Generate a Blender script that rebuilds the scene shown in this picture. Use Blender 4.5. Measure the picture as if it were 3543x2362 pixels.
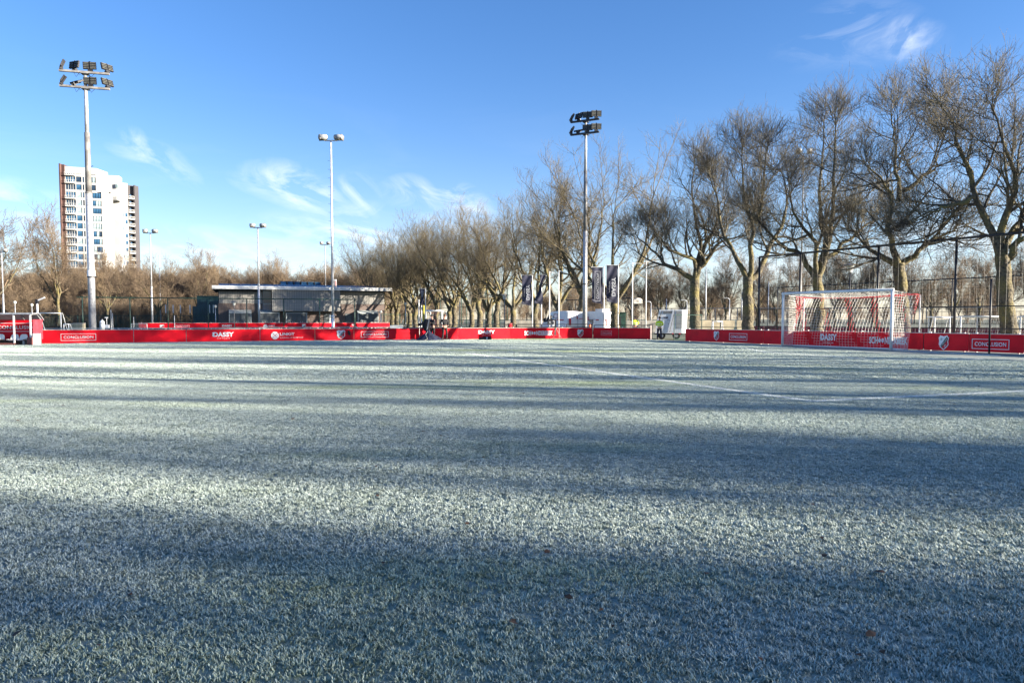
import bpy, bmesh, math, random
import numpy as np
from mathutils import Vector, Matrix
SC = bpy.context.scene
for o in list(bpy.data.objects): bpy.data.objects.remove(o)
R = math.radians
# ---------------------------------------------------------------- camera
FPX = 2560.0; PW = 3543.0; PH = 2362.0; CX = PW/2; HOR = 1104.0; CAMH = 1.4
PITCH = R(2.93)
CY = HOR + FPX*math.tan(PITCH)
cam_d = bpy.data.cameras.new("camera"); cam = bpy.data.objects.new("camera", cam_d)
SC.collection.objects.link(cam); SC.camera = cam
cam.location = (0, 0, CAMH); cam.rotation_euler = (R(90)-PITCH, 0, 0)
cam_d.sensor_width = 36; cam_d.lens = 36*FPX/PW; cam_d.shift_y = (CY-PH/2)/PW
cam_d.clip_start = 0.1; cam_d.clip_end = 6000
# ---------------------------------------------------------------- light
SUN_EL = R(11.5); SUN_AZ = R(104.0)          # azimuth from +Y towards +X
S = Vector((math.sin(SUN_AZ)*math.cos(SUN_EL), math.cos(SUN_AZ)*math.cos(SUN_EL), math.sin(SUN_EL)))
sun_d = bpy.data.lights.new("sun", 'SUN'); sun_d.energy = 5.0; sun_d.angle = R(0.53); sun_d.color = (1.0, 0.90, 0.74)
sun = bpy.data.objects.new("sun", sun_d); SC.collection.objects.link(sun)
sun.rotation_euler = (-S).to_track_quat('-Z', 'Y').to_euler(); sun.location = S*300
SC.view_settings.view_transform = 'Standard'; SC.view_settings.look = 'None'
SC.view_settings.exposure = 2.05; SC.view_settings.gamma = 1; SC.view_settings.use_curve_mapping = False
# ---------------------------------------------------------------- pixel helpers (photo measurements -> metres)
cp, sp = math.cos(PITCH), math.sin(PITCH)
def ray(px, py):
    x = (px-CX)/FPX; y = -(py-CY)/FPX
    return Vector((x, cp + y*sp, -sp + y*cp))
def at(px, py, Y):
    d = ray(px, py); s = Y/d.y
    return Vector((d.x*s, Y, CAMH + d.z*s))
def G(px, py):
    d = ray(px, py); s = -CAMH/d.z
    return Vector((d.x*s, d.y*s, 0))
def foot(px, Y, z=0):
    zc = Y*cp - (z-CAMH)*sp
    return Vector(((px-CX)/FPX*zc, Y, z))
def on_line(P0, P1, px):                      # parameter along P0->P1 (on the ground) that shows at column px
    k = (px-CX)/FPX
    def f(P): return P.x - k*(P.y*cp + CAMH*sp)
    a, b = f(P0), f(P1)
    return a/(a-b)
# ---------------------------------------------------------------- world
w = bpy.data.worlds.new("World"); SC.world = w; w.use_nodes = True
nt = w.node_tree; nt.nodes.clear()
def N(t, **k):
    n = nt.nodes.new(t)
    for a, b in k.items(): setattr(n, a, b)
    return n
def LK(a, b): nt.links.new(a, b)
def MA(op, a, b=None, c=None, clamp=False):
    n = N('ShaderNodeMath', operation=op); n.use_clamp = clamp
    for i, v in enumerate((a, b, c)):
        if v is None: continue
        if isinstance(v, (int, float)): n.inputs[i].default_value = v
        else: LK(v, n.inputs[i])
    return n.outputs[0]
sky = N('ShaderNodeTexSky', sky_type='NISHITA'); sky.sun_disc = False
sky.sun_elevation = SUN_EL; sky.sun_rotation = SUN_AZ
sky.air_density = 1.0; sky.dust_density = 0.15; sky.ozone_density = 3.0; sky.altitude = 0
hs = N('ShaderNodeHueSaturation'); hs.inputs['Saturation'].default_value = 1.16; hs.inputs['Value'].default_value = 1.0
LK(sky.outputs[0], hs.inputs['Color'])
tint = N('ShaderNodeMix', data_type='RGBA', blend_type='MULTIPLY'); tint.inputs[0].default_value = 1
tint.inputs[7].default_value = (0.98, 0.915, 1.10, 1)
LK(hs.outputs[0], tint.inputs[6])
tc = N('ShaderNodeTexCoord'); sepd = N('ShaderNodeSeparateXYZ'); LK(tc.outputs['Generated'], sepd.inputs[0])
dy = MA('MAXIMUM', sepd.outputs[1], 0.05)
U = MA('DIVIDE', sepd.outputs[0], dy); V = MA('DIVIDE', sepd.outputs[2], dy)
front = MA('GREATER_THAN', sepd.outputs[1], 0.06)
def noise(scale, vec, detail=5, rough=.6, dist=0.0):
    n = N('ShaderNodeTexNoise'); n.inputs['Scale'].default_value = scale; n.inputs['Detail'].default_value = detail
    n.inputs['Roughness'].default_value = rough; n.inputs['Distortion'].default_value = dist
    LK(vec, n.inputs['Vector']); return n.outputs[0]
def wisp(px, py, lx, ly, ang, stg, seed, stretch=3.0, thr=.42):
    d = ray(px, py); u0, v0 = d.x/d.y, d.z/d.y
    ca, sa = math.cos(R(ang)), math.sin(R(ang))
    du = MA('SUBTRACT', U, u0); dv = MA('SUBTRACT', V, v0)
    a = MA('ADD', MA('MULTIPLY', du, ca), MA('MULTIPLY', dv, sa))
    b = MA('SUBTRACT', MA('MULTIPLY', dv, ca), MA('MULTIPLY', du, sa))
    a1 = MA('DIVIDE', a, lx/FPX); b1 = MA('DIVIDE', b, ly/FPX)
    # bend the wisp a little and soften it as an ellipse
    b2 = MA('ADD', b1, MA('MULTIPLY', MA('MULTIPLY', a1, a1), 0.5))
    rr = MA('ADD', MA('MULTIPLY', a1, a1), MA('MULTIPLY', b2, b2))
    m = MA('SUBTRACT', 1.0, MA('SQRT', rr), clamp=True)
    m = MA('SMOOTHSTEP', m, 0.0, 1.0) if False else MA('POWER', m, 0.9)
    cv = N('ShaderNodeCombineXYZ'); LK(a, cv.inputs[0]); LK(MA('MULTIPLY', b, stretch), cv.inputs[1]); cv.inputs[2].default_value = seed
    nz = noise(7.0, cv.outputs[0], 7, .62, 1.2)
    nz = MA('MULTIPLY', MA('SUBTRACT', nz, thr), 4.0, clamp=True)
    return MA('MULTIPLY', MA('MULTIPLY', m, nz), stg)
ws = [(545, 545, 190, 60, -24, 1.0, 1.1), (470, 480, 70, 40, -50, .8, 1.4), (1010, 640, 230, 85, -20, 1.5, 2.3), (1240, 665, 110, 70, -30, 1.1, 3.9),
      (1430, 675, 130, 75, -28, 1.0, 5.2), (1590, 690, 170, 70, -24, 1.2, 6.6), (1300, 800, 560, 110, -3, .9, 7.7), (700, 860, 700, 90, -6, .75, 12.7),
      (3150, 150, 120, 110, 55, .75, 8.8), (2980, 110, 330, 130, 5, .4, 9.9), (60, 700, 420, 90, -10, .9, 10.5), (3350, 800, 420, 150, 8, 1.1, 11.5), (2700, 930, 700, 90, 0, .9, 14.5)]
tot = None
for a in ws:
    v = wisp(*a); tot = v if tot is None else MA('ADD', tot, v)
gen = N('ShaderNodeMapping'); gen.inputs['Scale'].default_value = (2.0, 2.0, 9.0); LK(tc.outputs['Generated'], gen.inputs['Vector'])
broad = MA('MULTIPLY', MA('SUBTRACT', noise(1.5, gen.outputs[0], 7, .6, .8), .50), 1.6, clamp=True)
low = MA('SUBTRACT', 1.0, MA('MULTIPLY', sepd.outputs[2], 3.2), clamp=True)
dens = MA('ADD', MA('MULTIPLY', tot, front), MA('MULTIPLY', MA('MULTIPLY', broad, low), .5))
dens = MA('ADD', MA('MULTIPLY', dens, .66), MA('MULTIPLY', MA('POWER', MA('SUBTRACT', 1.0, MA('MULTIPLY', MA('ABSOLUTE', sepd.outputs[2]), 2.6), clamp=True), 3.0), .24), clamp=True)
cm = N('ShaderNodeMix', data_type='RGBA'); LK(dens, cm.inputs[0]); LK(tint.outputs[2], cm.inputs[6])
CLOUD = cm.inputs[7]; CLOUD.default_value = (5.2, 5.4, 5.6, 1)
bg = N('ShaderNodeBackground'); bg.inputs['Strength'].default_value = 0.064; LK(cm.outputs[2], bg.inputs[0])
wo = N('ShaderNodeOutputWorld'); LK(bg.outputs[0], wo.inputs[0])
# ---------------------------------------------------------------- materials
MATS = {}
def M(name, col, rough=.6, metal=0.0, var=.15, scale=4.0, bump=0.0, col2=None, thr=(.4, .62), stretch=(1, 1, 1), coord='Object', spec=.5, emis=None):
    if name in MATS: return MATS[name]
    m = bpy.data.materials.new(name); m.use_nodes = True; t = m.node_tree; p = t.nodes['Principled BSDF']
    p.inputs['Roughness'].default_value = rough; p.inputs['Metallic'].default_value = metal
    p.inputs['Specular IOR Level'].default_value = spec
    tcn = t.nodes.new('ShaderNodeTexCoord'); mp = t.nodes.new('ShaderNodeMapping'); mp.inputs['Scale'].default_value = stretch
    t.links.new(tcn.outputs[coord], mp.inputs[0])
    nz = t.nodes.new('ShaderNodeTexNoise'); nz.inputs['Scale'].default_value = scale; nz.inputs['Detail'].default_value = 5
    t.links.new(mp.outputs[0], nz.inputs['Vector'])
    cr = t.nodes.new('ShaderNodeValToRGB'); cr.color_ramp.elements[0].position = thr[0]; cr.color_ramp.elements[1].position = thr[1]
    c2 = col2 or tuple(min(1, c*(1+var)) for c in col); c1 = col if col2 else tuple(c*(1-var) for c in col)
    cr.color_ramp.elements[0].color = (*c1, 1); cr.color_ramp.elements[1].color = (*c2, 1)
    t.links.new(nz.outputs[0], cr.inputs[0]); t.links.new(cr.outputs[0], p.inputs['Base Color'])
    if bump:
        b = t.nodes.new('ShaderNodeBump'); b.inputs['Strength'].default_value = bump; b.inputs['Distance'].default_value = .02
        t.links.new(nz.outputs[0], b.inputs['Height']); t.links.new(b.outputs[0], p.inputs['Normal'])
    MATS[name] = m; return m
RED = M('red_vinyl', (.74, .002, .014), .55, var=.12, scale=1.3, spec=.25)
REDP = M('red_paint', (.55, .02, .03), .5, var=.2)
WHITE = M('white_print', (.80, .80, .80), .5, var=.04)
PINKW = M('worn_print', (.66, .36, .38), .5, var=.2)
WPAINT = M('white_paint', (.78, .78, .77), .35, var=.06)
CREAM = M('cream_trim', (.75, .62, .55), .5, var=.15)
STEEL = M('galvanised_steel', (.46, .47, .49), .42, metal=.35, var=.18, scale=6)
STEELD = M('dull_steel', (.22, .21, .20), .55, metal=.2, var=.25, scale=3)
BLACK = M('black_metal', (.018, .018, .022), .5, var=.3)
DKGREEN = M('green_coated_wire', (.012, .045, .035), .5, var=.3)
NAVY = M('navy_cloth', (.018, .02, .045), .75, var=.3, scale=3, bump=.6)
BRICKW = M('dark_brick', (.12, .09, .08), .85, var=.35, scale=9, bump=.4, stretch=(1, 1, 6))
REDBRICK = M('red_brick', (.26, .09, .07), .85, var=.3, scale=14, bump=.4)
GLASS = M('dark_glass', (.02, .035, .06), .08, var=.3, scale=.7)
GLASSB = M('blue_glass', (.03, .09, .17), .08, var=.4, scale=.4)
CURT = M('curtained_glass', (.28, .36, .38), .25, var=.3, scale=.6)
GREY = M('grey_paint', (.30, .31, .32), .5, var=.15)
CONC = M('concrete', (.33, .31, .27), .85, var=.22, scale=2, bump=.2)
BEIGE = M('beige_board', (.42, .36, .25), .75, var=.2, scale=2)
HIVIS = M('high_visibility_yellow', (.62, .80, .02), .55, var=.12, scale=10)
SKIN = M('skin', (.50, .27, .20), .5, var=.1)
BLK = M('black_cloth', (.012, .012, .015), .85, var=.3, scale=8)
DKB = M('dark_blue_cloth', (.015, .02, .05), .8, var=.4, scale=6, bump=.5)
ORANGE = M('orange_plastic', (.75, .13, .02), .5)
# ---------------------------------------------------------------- mesh builder
class MB:
    def __init__(s): s.v = []; s.f = []; s.m = []; s.mi = 0; s.mats = []
    def mat(s, m):
        if m not in s.mats: s.mats.append(m)
        s.mi = s.mats.index(m); return s
    def add(s, vs, fs, T=None):
        b = len(s.v)
        s.v += [tuple(T @ Vector(v)) if T else tuple(v) for v in vs]
        s.f += [tuple(i+b for i in f) for f in fs]; s.m += [s.mi]*len(fs); return s
    def box(s, x0, x1, y0, y1, z0, z1, T=None):
        return s.add([(x0,y0,z0),(x1,y0,z0),(x1,y1,z0),(x0,y1,z0),(x0,y0,z1),(x1,y0,z1),(x1,y1,z1),(x0,y1,z1)],
                     [(0,3,2,1),(4,5,6,7),(0,1,5,4),(1,2,6,5),(2,3,7,6),(3,0,4,7)], T)
    def tube(s, p0, p1, r0, r1=None, n=8, caps=True):
        p0 = Vector(p0); p1 = Vector(p1); r1 = r0 if r1 is None else r1
        d = (p1-p0); d = d.normalized() if d.length > 1e-9 else Vector((0,0,1))
        a = d.orthogonal().normalized(); b = d.cross(a)
        vs = [p0+(a*math.cos(2*math.pi*i/n)+b*math.sin(2*math.pi*i/n))*r0 for i in range(n)]
        vs += [p1+(a*math.cos(2*math.pi*i/n)+b*math.sin(2*math.pi*i/n))*r1 for i in range(n)]
        fs = [(i, (i+1)%n, n+(i+1)%n, n+i) for i in range(n)]
        if caps: fs += [tuple(range(n))[::-1], tuple(range(n, 2*n))]
        return s.add(vs, fs)
    def path(s, pts, r, n=6):
        for a, b in zip(pts, pts[1:]): s.tube(a, b, r, r, n)
        return s
    def prism(s, poly, y0, y1, T=None):        # poly in xz, extruded along y
        n = len(poly)
        vs = [(x, y0, z) for x, z in poly]+[(x, y1, z) for x, z in poly]
        fs = [tuple(range(n)), tuple(range(n, 2*n))[::-1]]+[(i, n+i, n+(i+1)%n, (i+1)%n) for i in range(n)]
        return s.add(vs, fs, T)
    def lathe(s, prof, n=16, T=None):
        vs = []; fs = []
        for r, z in prof:
            vs += [(r*math.cos(2*math.pi*i/n), r*math.sin(2*math.pi*i/n), z) for i in range(n)]
        for j in range(len(prof)-1):
            for i in range(n): fs.append((j*n+i, j*n+(i+1)%n, (j+1)*n+(i+1)%n, (j+1)*n+i))
        fs += [tuple(range(n))[::-1], tuple(range((len(prof)-1)*n, len(prof)*n))]
        return s.add(vs, fs, T)
    def ball(s, c, rx, ry, rz, n=10, k=6):
        prof = [(max(.001, math.sin(math.pi*j/k)), -math.cos(math.pi*j/k)) for j in range(k+1)]
        return s.lathe(prof, n, Matrix.Translation(c) @ Matrix.Diagonal((rx, ry, rz, 1)))
    def mesh(s, name):
        me = bpy.data.meshes.new(name); me.from_pydata([tuple(v) for v in s.v], [], s.f)
        for m in s.mats: me.materials.append(m)
        if len(s.mats) > 1: me.polygons.foreach_set('material_index', s.m)
        me.update(); return me
    def build(s, name, m=None, parent=None, smooth=False, kind=None, loc=None):
        if m is not None and not s.mats: s.mats = [m]
        return obj(name, s.mesh(name), parent, smooth, kind, loc)
def obj(name, me, parent=None, smooth=False, kind=None, loc=None, rotz=0):
    o = bpy.data.objects.new(name, me); SC.collection.objects.link(o)
    if parent: o.parent = parent
    if loc is not None: o.location = loc
    if rotz: o.rotation_euler = (0, 0, rotz)
    if smooth:
        for p in me.polygons: p.use_smooth = True
    if kind: o['kind'] = kind
    return o
def tag(o, label, cat, group=None):
    o['label'] = label; o['category'] = cat
    if group: o['group'] = group
    return o
def thing(name, label, cat, loc=(0,0,0), rotz=0, group=None):
    o = bpy.data.objects.new(name, None); SC.collection.objects.link(o); o.empty_display_size = .3
    o.location = loc; o.rotation_euler = (0, 0, rotz); return tag(o, label, cat, group)
def struct(name, me, **k): return obj(name, me, kind='structure', **k)
def copy_tree(o, label=None, loc=None, rotz=None, scale=None, parent=None):
    c = o.copy(); SC.collection.objects.link(c)
    if parent: c.parent = parent
    if label: c['label'] = label
    if loc is not None: c.location = loc
    if rotz is not None: c.rotation_euler = (0, 0, rotz)
    if scale is not None: c.scale = scale
    for ch in list(o.children): copy_tree(ch, parent=c)
    return c
def ang(a, b): return math.atan2(b.y-a.y, b.x-a.x)
# lettering: real raised print in the xz plane facing -y, centred, fitted to w x h
def text_mesh(body, wd, ht, m, bold=0.0, depth=.006, mirror=False, rot90=False):
    c = bpy.data.curves.new('t', 'FONT'); c.body = body; c.size = 1; c.offset = bold; c.resolution_u = 3
    c.space_character = 1.05; c.extrude = .5
    o = bpy.data.objects.new('t', c); SC.collection.objects.link(o)
    dg = bpy.context.evaluated_depsgraph_get(); dg.update()
    me = bpy.data.meshes.new_from_object(o.evaluated_get(dg)); bpy.data.objects.remove(o)
    co = np.empty(len(me.vertices)*3); me.vertices.foreach_get('co', co); co = co.reshape(-1, 3)
    lo, hi = co.min(0), co.max(0)
    if rot90: wd, ht = ht, wd
    x = (co[:,0]-(lo[0]+hi[0])/2)/(hi[0]-lo[0])*wd; z = (co[:,1]-(lo[1]+hi[1])/2)/(hi[1]-lo[1])*ht; y = -co[:,2]*depth
    if rot90: x, z = -z, x
    if mirror: x = -x
    me.vertices.foreach_set('co', np.stack([x, y, z], 1).ravel())
    if mirror: me.flip_normals()
    me.materials.clear(); me.materials.append(m); me.update(); return me
def frame_mb(wd, ht, t, depth=.006, mb=None, cx=0, cz=0):
    mb = mb or MB()
    mb.box(cx-wd/2, cx+wd/2, -depth/2, depth/2, cz+ht/2-t, cz+ht/2); mb.box(cx-wd/2, cx+wd/2, -depth/2, depth/2, cz-ht/2, cz-ht/2+t)
    mb.box(cx-wd/2, cx-wd/2+t, -depth/2, depth/2, cz-ht/2+t, cz+ht/2-t); mb.box(cx+wd/2-t, cx+wd/2, -depth/2, depth/2, cz-ht/2+t, cz+ht/2-t)
    return mb
# ================================================================ GROUND
B = [G(138,1189.8), G(900,1180.8), G(1399,1175.4), G(1790,1172.2), G(2050,1171.2), G(2252,1174)]
RB0 = G(2371,1181); RB1 = G(3543,1225); RBD = (RB1-RB0).normalized(); RBN = Vector((-RBD.y, RBD.x, 0))  # RBN points off the pitch
BH = .775
def frost_ground(name, frost, green, sc, thr, brown=None):
    m = bpy.data.materials.new(name); m.use_nodes = True; t = m.node_tree; p = t.nodes['Principled BSDF']; p.inputs['Roughness'].default_value = .9
    g = t.nodes.new('ShaderNodeNewGeometry')
    def nz(s, d=4, r=.6):
        n = t.nodes.new('ShaderNodeTexNoise'); n.inputs['Scale'].default_value = s; n.inputs['Detail'].default_value = d; n.inputs['Roughness'].default_value = r
        t.links.new(g.outputs['Position'], n.inputs['Vector']); return n.outputs[0]
    def ramp(i, a, b, c1, c2):
        c = t.nodes.new('ShaderNodeValToRGB'); c.color_ramp.elements[0].position = a; c.color_ramp.elements[1].position = b
        c.color_ramp.elements[0].color = (*c1, 1); c.color_ramp.elements[1].color = (*c2, 1); t.links.new(i, c.inputs[0]); return c.outputs[0]
    big = ramp(nz(.09, 3), thr[0], thr[1], green, frost)
    fine = ramp(nz(sc, 6, .7), .3, .7, (.45, .5, .45), (1, 1, 1))
    mx = t.nodes.new('ShaderNodeMix'); mx.data_type = 'RGBA'; mx.blend_type = 'MULTIPLY'; mx.inputs[0].default_value = 1
    t.links.new(big, mx.inputs[6]); t.links.new(fine, mx.inputs[7]); t.links.new(mx.outputs[2], p.inputs['Base Color'])
    b = t.nodes.new('ShaderNodeBump'); b.inputs['Strength'].default_value = .8; b.inputs['Distance'].default_value = .03
    t.links.new(nz(sc*.6, 5, .7), b.inputs['Height']); t.links.new(b.outputs[0], p.inputs['Normal'])
    return m
GM = frost_ground('rough_ground', (.24, .24, .17), (.10, .11, .05), 3, (.3, .6))
mb = MB(); mb.add([(-4000,-800,-.02),(4000,-800,-.02),(4000,4500,-.02),(-4000,4500,-.02)], [(0,1,2,3)])
struct('ground', mb.mesh('ground'), loc=(0,0,0)).data.materials.append(GM)
# pitch sheet
far_r = RB0 - RBD*3; near_r = RB0 + RBD*95
ldir = (B[0]-B[1]).normalized(); far_l = B[0] + ldir*45
PM = frost_ground('frosted_turf', (.40, .43, .40), (.20, .25, .13), 40, (.28, .5))
mb = MB(); ring = [far_l, B[0], B[1], B[2], B[3], B[4], B[5], RB0, near_r, Vector((-90, near_r.y-10, 0))]
mb.add([(v.x, v.y, .004) for v in ring], [tuple(range(len(ring)))[::-1]])
struct('pitch', mb.mesh('pitch')).data.materials.append(PM)
# paved strip behind the boards and far turf
mb = MB()
def strip(mb, pts, off0, off1, z):
    for a, b in zip(pts, pts[1:]):
        d = (b-a).normalized(); n = Vector((-d.y, d.x, 0))
        mb.add([(*(a+n*off0).xy, z), (*(b+n*off0).xy, z), (*(b+n*off1).xy, z), (*(a+n*off1).xy, z)], [(0,1,2,3)])
strip(mb, [far_l, B[0], B[1], B[2], B[3]], .3, 3.0, -.012)
strip(mb, [RB0, near_r], .3, 2.2, -.008)
struct('pavement', mb.mesh('pavement')).data.materials.append(M('frosty_paving', (.34, .34, .32), .9, var=.2, scale=3, bump=.3))
mb = MB(); a, b = foot(-300, 75, -.012), foot(1500, 110, -.012)
mb.add([(-75, 58, -.016), (-6, 58, -.016), (-14, 76, -.016), (-75, 76, -.016)], [(0,1,2,3)])
struct('far_turf', mb.mesh('far_turf')).data.materials.append(M('far_turf_green', (.16, .22, .10), .9, var=.2, scale=.4))
# painted lines
def gline(mb, a, b, wd=.10, z=.008):
    d = (b-a).normalized(); n = Vector((-d.y, d.x, 0))*wd/2
    mb.add([(*(a-n).xy, z), (*(b-n).xy, z), (*(b+n).xy, z), (*(a+n).xy, z)], [(0,1,2,3)])
LM = M('line_paint', (.76, .78, .76), .8, var=.12, scale=20)
c1 = G(2807, 1391); c2 = G(1873, 1259.4); dl = (c2-c1).normalized(); dr = (G(3120, 1376)-c1).normalized()
LINES = [(c1, c1+dl*19), (c1+dr*.06, c1+dr*13.2), (G(2653, 1220), G(3044, 1245.6)), (G(3052, 1246.5), G(3400, 1243)), (G(2550, 1193.5), G(2704, 1198.4)), (G(3090, 1211.8), G(3460, 1231.5)), (G(2560,1203), G(2653,1220))]
for a, b in LINES:
    mb = MB(); gline(mb, a, b, .11); o = struct('pitch_line', mb.mesh('pitch_line')); o.data.materials.append(LM)
# white painted turf standing up on each line
def line_blades(lines, m):
    r_ = np.random.default_rng(9); Vs = []
    for a, b in lines:
        L = (b-a).length; n = int(L*.12*6500); d = np.array((b-a).normalized())[:2]; nn = np.array([-d[1], d[0]])
        p = np.array(a)[:2]+d*r_.uniform(0, L, n)[:, None]+nn*r_.normal(0, .042, n)[:, None]
        az = r_.uniform(0, 6.28, n); h = r_.uniform(.026, .040, n); w_ = r_.uniform(.004, .008, n); s = np.stack([np.cos(az), np.sin(az)], 1)
        V = np.zeros((n, 3, 3)); V[:, 0, :2] = p-s*w_[:, None]; V[:, 1, :2] = p+s*w_[:, None]; V[:, 2, :2] = p+r_.normal(0, .01, (n, 2)); V[:, 2, 2] = h; V[:, :2, 2] = .004; Vs.append(V.reshape(-1, 3))
    V = np.concatenate(Vs); F = np.arange(len(V)).reshape(-1, 3); o = obj('painted_turf', np_mesh('painted_turf', V, F, m, False), kind='stuff'); o['label'] = 'white painted turf blades along the pitch lines'
# ================================================================ GRASS (blade patches instanced over the whole visible pitch)
def gn_scatter(name, pts, protos, label=None):
    """pts: array of x,y,z,rotz,scale,index -> one object, copies by geometry nodes"""
    me = bpy.data.meshes.new(name); P = np.array(pts, dtype=np.float32)
    me.vertices.add(len(P)); me.vertices.foreach_set('co', P[:, :3].ravel())
    a = me.attributes.new('rot', 'FLOAT_VECTOR', 'POINT'); rv = np.zeros((len(P), 3), np.float32); rv[:, 2] = P[:, 3]; a.data.foreach_set('vector', rv.ravel())
    a = me.attributes.new('scl', 'FLOAT', 'POINT'); a.data.foreach_set('value', P[:, 4].copy())
    a = me.attributes.new('idx', 'INT', 'POINT'); a.data.foreach_set('value', P[:, 5].astype(np.int32))
    o = obj(name, me, kind='stuff')
    if label: o['label'] = label
    col = bpy.data.collections.new(name+'_pieces')
    for i, pm in enumerate(protos):
        po = bpy.data.objects.new('%s_piece_%d' % (name, i), pm); col.objects.link(po)
    g = bpy.data.node_groups.new(name+'_nodes', 'GeometryNodeTree')
    g.interface.new_socket('Geometry', in_out='INPUT', socket_type='NodeSocketGeometry'); g.interface.new_socket('Geometry', in_out='OUTPUT', socket_type='NodeSocketGeometry')
    gi = g.nodes.new('NodeGroupInput'); go = g.nodes.new('NodeGroupOutput'); ip = g.nodes.new('GeometryNodeInstanceOnPoints'); ci = g.nodes.new('GeometryNodeCollectionInfo')
    ci.inputs[0].default_value = col; ci.inputs['Separate Children'].default_value = True; ci.inputs['Reset Children'].default_value = True
    def attr(nm, ty):
        n = g.nodes.new('GeometryNodeInputNamedAttribute'); n.data_type = ty; n.inputs[0].default_value = nm; return n.outputs[0]
    L = g.links.new
    L(gi.outputs[0], ip.inputs['Points']); L(ci.outputs[0], ip.inputs['Instance']); ip.inputs['Pick Instance'].default_value = True
    L(attr('idx', 'INT'), ip.inputs['Instance Index']); L(attr('rot', 'FLOAT_VECTOR'), ip.inputs['Rotation']); L(attr('scl', 'FLOAT'), ip.inputs['Scale'])
    L(ip.outputs[0], go.inputs[0])
    md = o.modifiers.new('scatter', 'NODES'); md.node_group = g
    return o
rng = np.random.default_rng(5)
def blade_patch(name, n, size, m, hmin=.016, hmax=.034, wdt=.0032):
    # clumped blades: each clump leans its own way
    nc = max(1, n//7); cc = rng.uniform(-size/2, size/2, (nc, 2)); cl = rng.uniform(0, 2*np.pi, nc)
    ci = rng.integers(0, nc, n); base = cc[ci]+rng.normal(0, .013, (n, 2))
    az = cl[ci]+rng.normal(0, .9, n); h = rng.uniform(hmin, hmax, n); lean = rng.uniform(.2, 1.3, n)
    dx = np.stack([np.cos(az), np.sin(az)], 1); sx = np.stack([-np.sin(az+rng.normal(0,.8,n)), np.cos(az)], 1)
    wv = wdt*rng.uniform(.7, 1.4, n)
    V = np.zeros((n, 5, 3)); V[:, 0, :2] = base-sx*wv[:, None]; V[:, 1, :2] = base+sx*wv[:, None]
    mid = base+dx*(h*lean*.35)[:, None]; V[:, 2, :2] = mid+sx*wv[:, None]*.9; V[:, 3, :2] = mid-sx*wv[:, None]*.9; V[:, 2:4, 2] = (h*.62)[:, None]
    V[:, 4, :2] = base+dx*(h*lean)[:, None]; V[:, 4, 2] = h
    me = bpy.data.meshes.new(name); idx = np.arange(n)*5
    F = np.empty(n*7, np.int32).reshape(n, 7); F[:, :4] = idx[:, None]+np.array([0, 1, 2, 3]); F[:, 4:] = idx[:, None]+np.array([3, 2, 4])
    me.vertices.add(n*5); me.vertices.foreach_set('co', V.ravel()); me.loops.add(n*7); me.loops.foreach_set('vertex_index', F.ravel())
    me.polygons.add(n*2); st = np.stack([np.arange(n)*7, np.arange(n)*7+4], 1).ravel(); me.polygons.foreach_set('loop_start', st)
    me.update(calc_edges=True)
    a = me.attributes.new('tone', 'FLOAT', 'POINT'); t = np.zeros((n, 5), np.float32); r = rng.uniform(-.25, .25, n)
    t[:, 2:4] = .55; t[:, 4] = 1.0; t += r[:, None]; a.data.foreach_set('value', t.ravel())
    me.materials.append(m); return me
def blade_mat():
    m = bpy.data.materials.new('frosted_blade'); m.use_nodes = True; t = m.node_tree; p = t.nodes['Principled BSDF']; p.inputs['Roughness'].default_value = .7
    at_ = t.nodes.new('ShaderNodeAttribute'); at_.attribute_name = 'tone'
    g = t.nodes.new('ShaderNodeNewGeometry')
    n = t.nodes.new('ShaderNodeTexNoise'); n.inputs['Scale'].default_value = .11; n.inputs['Detail'].default_value = 4; n.inputs['Roughness'].default_value = .55
    mp = t.nodes.new('ShaderNodeMapping'); mp.inputs['Scale'].default_value = (.4, 1.3, 1); mp.inputs['Rotation'].default_value = (0, 0, R(12))
    t.links.new(g.outputs['Position'], mp.inputs[0]); t.links.new(mp.outputs[0], n.inputs['Vector'])
    n2 = t.nodes.new('ShaderNodeTexNoise'); n2.inputs['Scale'].default_value = 2.2; n2.inputs['Detail'].default_value = 5; n2.inputs['Roughness'].default_value = .7; t.links.new(g.outputs['Position'], n2.inputs['Vector'])
    def ramp(i, els):
        c = t.nodes.new('ShaderNodeValToRGB'); e = c.color_ramp.elements
        for k, (pos, cc) in enumerate(els):
            x = e[k] if k < 2 else e.new(pos); x.position = pos; x.color = (*cc, 1)
        t.links.new(i, c.inputs[0]); return c.outputs[0]
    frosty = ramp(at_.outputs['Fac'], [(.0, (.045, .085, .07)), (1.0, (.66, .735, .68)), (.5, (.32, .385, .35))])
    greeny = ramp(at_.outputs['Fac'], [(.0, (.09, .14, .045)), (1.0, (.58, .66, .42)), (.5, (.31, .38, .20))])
    band = ramp(n.outputs[0], [(.35, (.9, .9, .9)), (.43, (0, 0, 0))])
    mx = t.nodes.new('ShaderNodeMix'); mx.data_type = 'RGBA'; t.links.new(band, mx.inputs[0]); t.links.new(frosty, mx.inputs[6]); t.links.new(greeny, mx.inputs[7])
    pat = ramp(n2.outputs[0], [(.28, (.68, .70, .64)), (.5, (1, 1, 1))])
    m2 = t.nodes.new('ShaderNodeMix'); m2.data_type = 'RGBA'; m2.blend_type = 'MULTIPLY'; m2.inputs[0].default_value = 1
    t.links.new(mx.outputs[2], m2.inputs[6]); t.links.new(pat, m2.inputs[7]); t.links.new(m2.outputs[2], p.inputs['Base Color'])
    return m
BM = blade_mat()
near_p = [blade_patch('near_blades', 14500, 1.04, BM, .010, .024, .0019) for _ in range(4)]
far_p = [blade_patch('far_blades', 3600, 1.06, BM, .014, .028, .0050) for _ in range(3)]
pts = []
inside = lambda x, y: True
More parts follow.
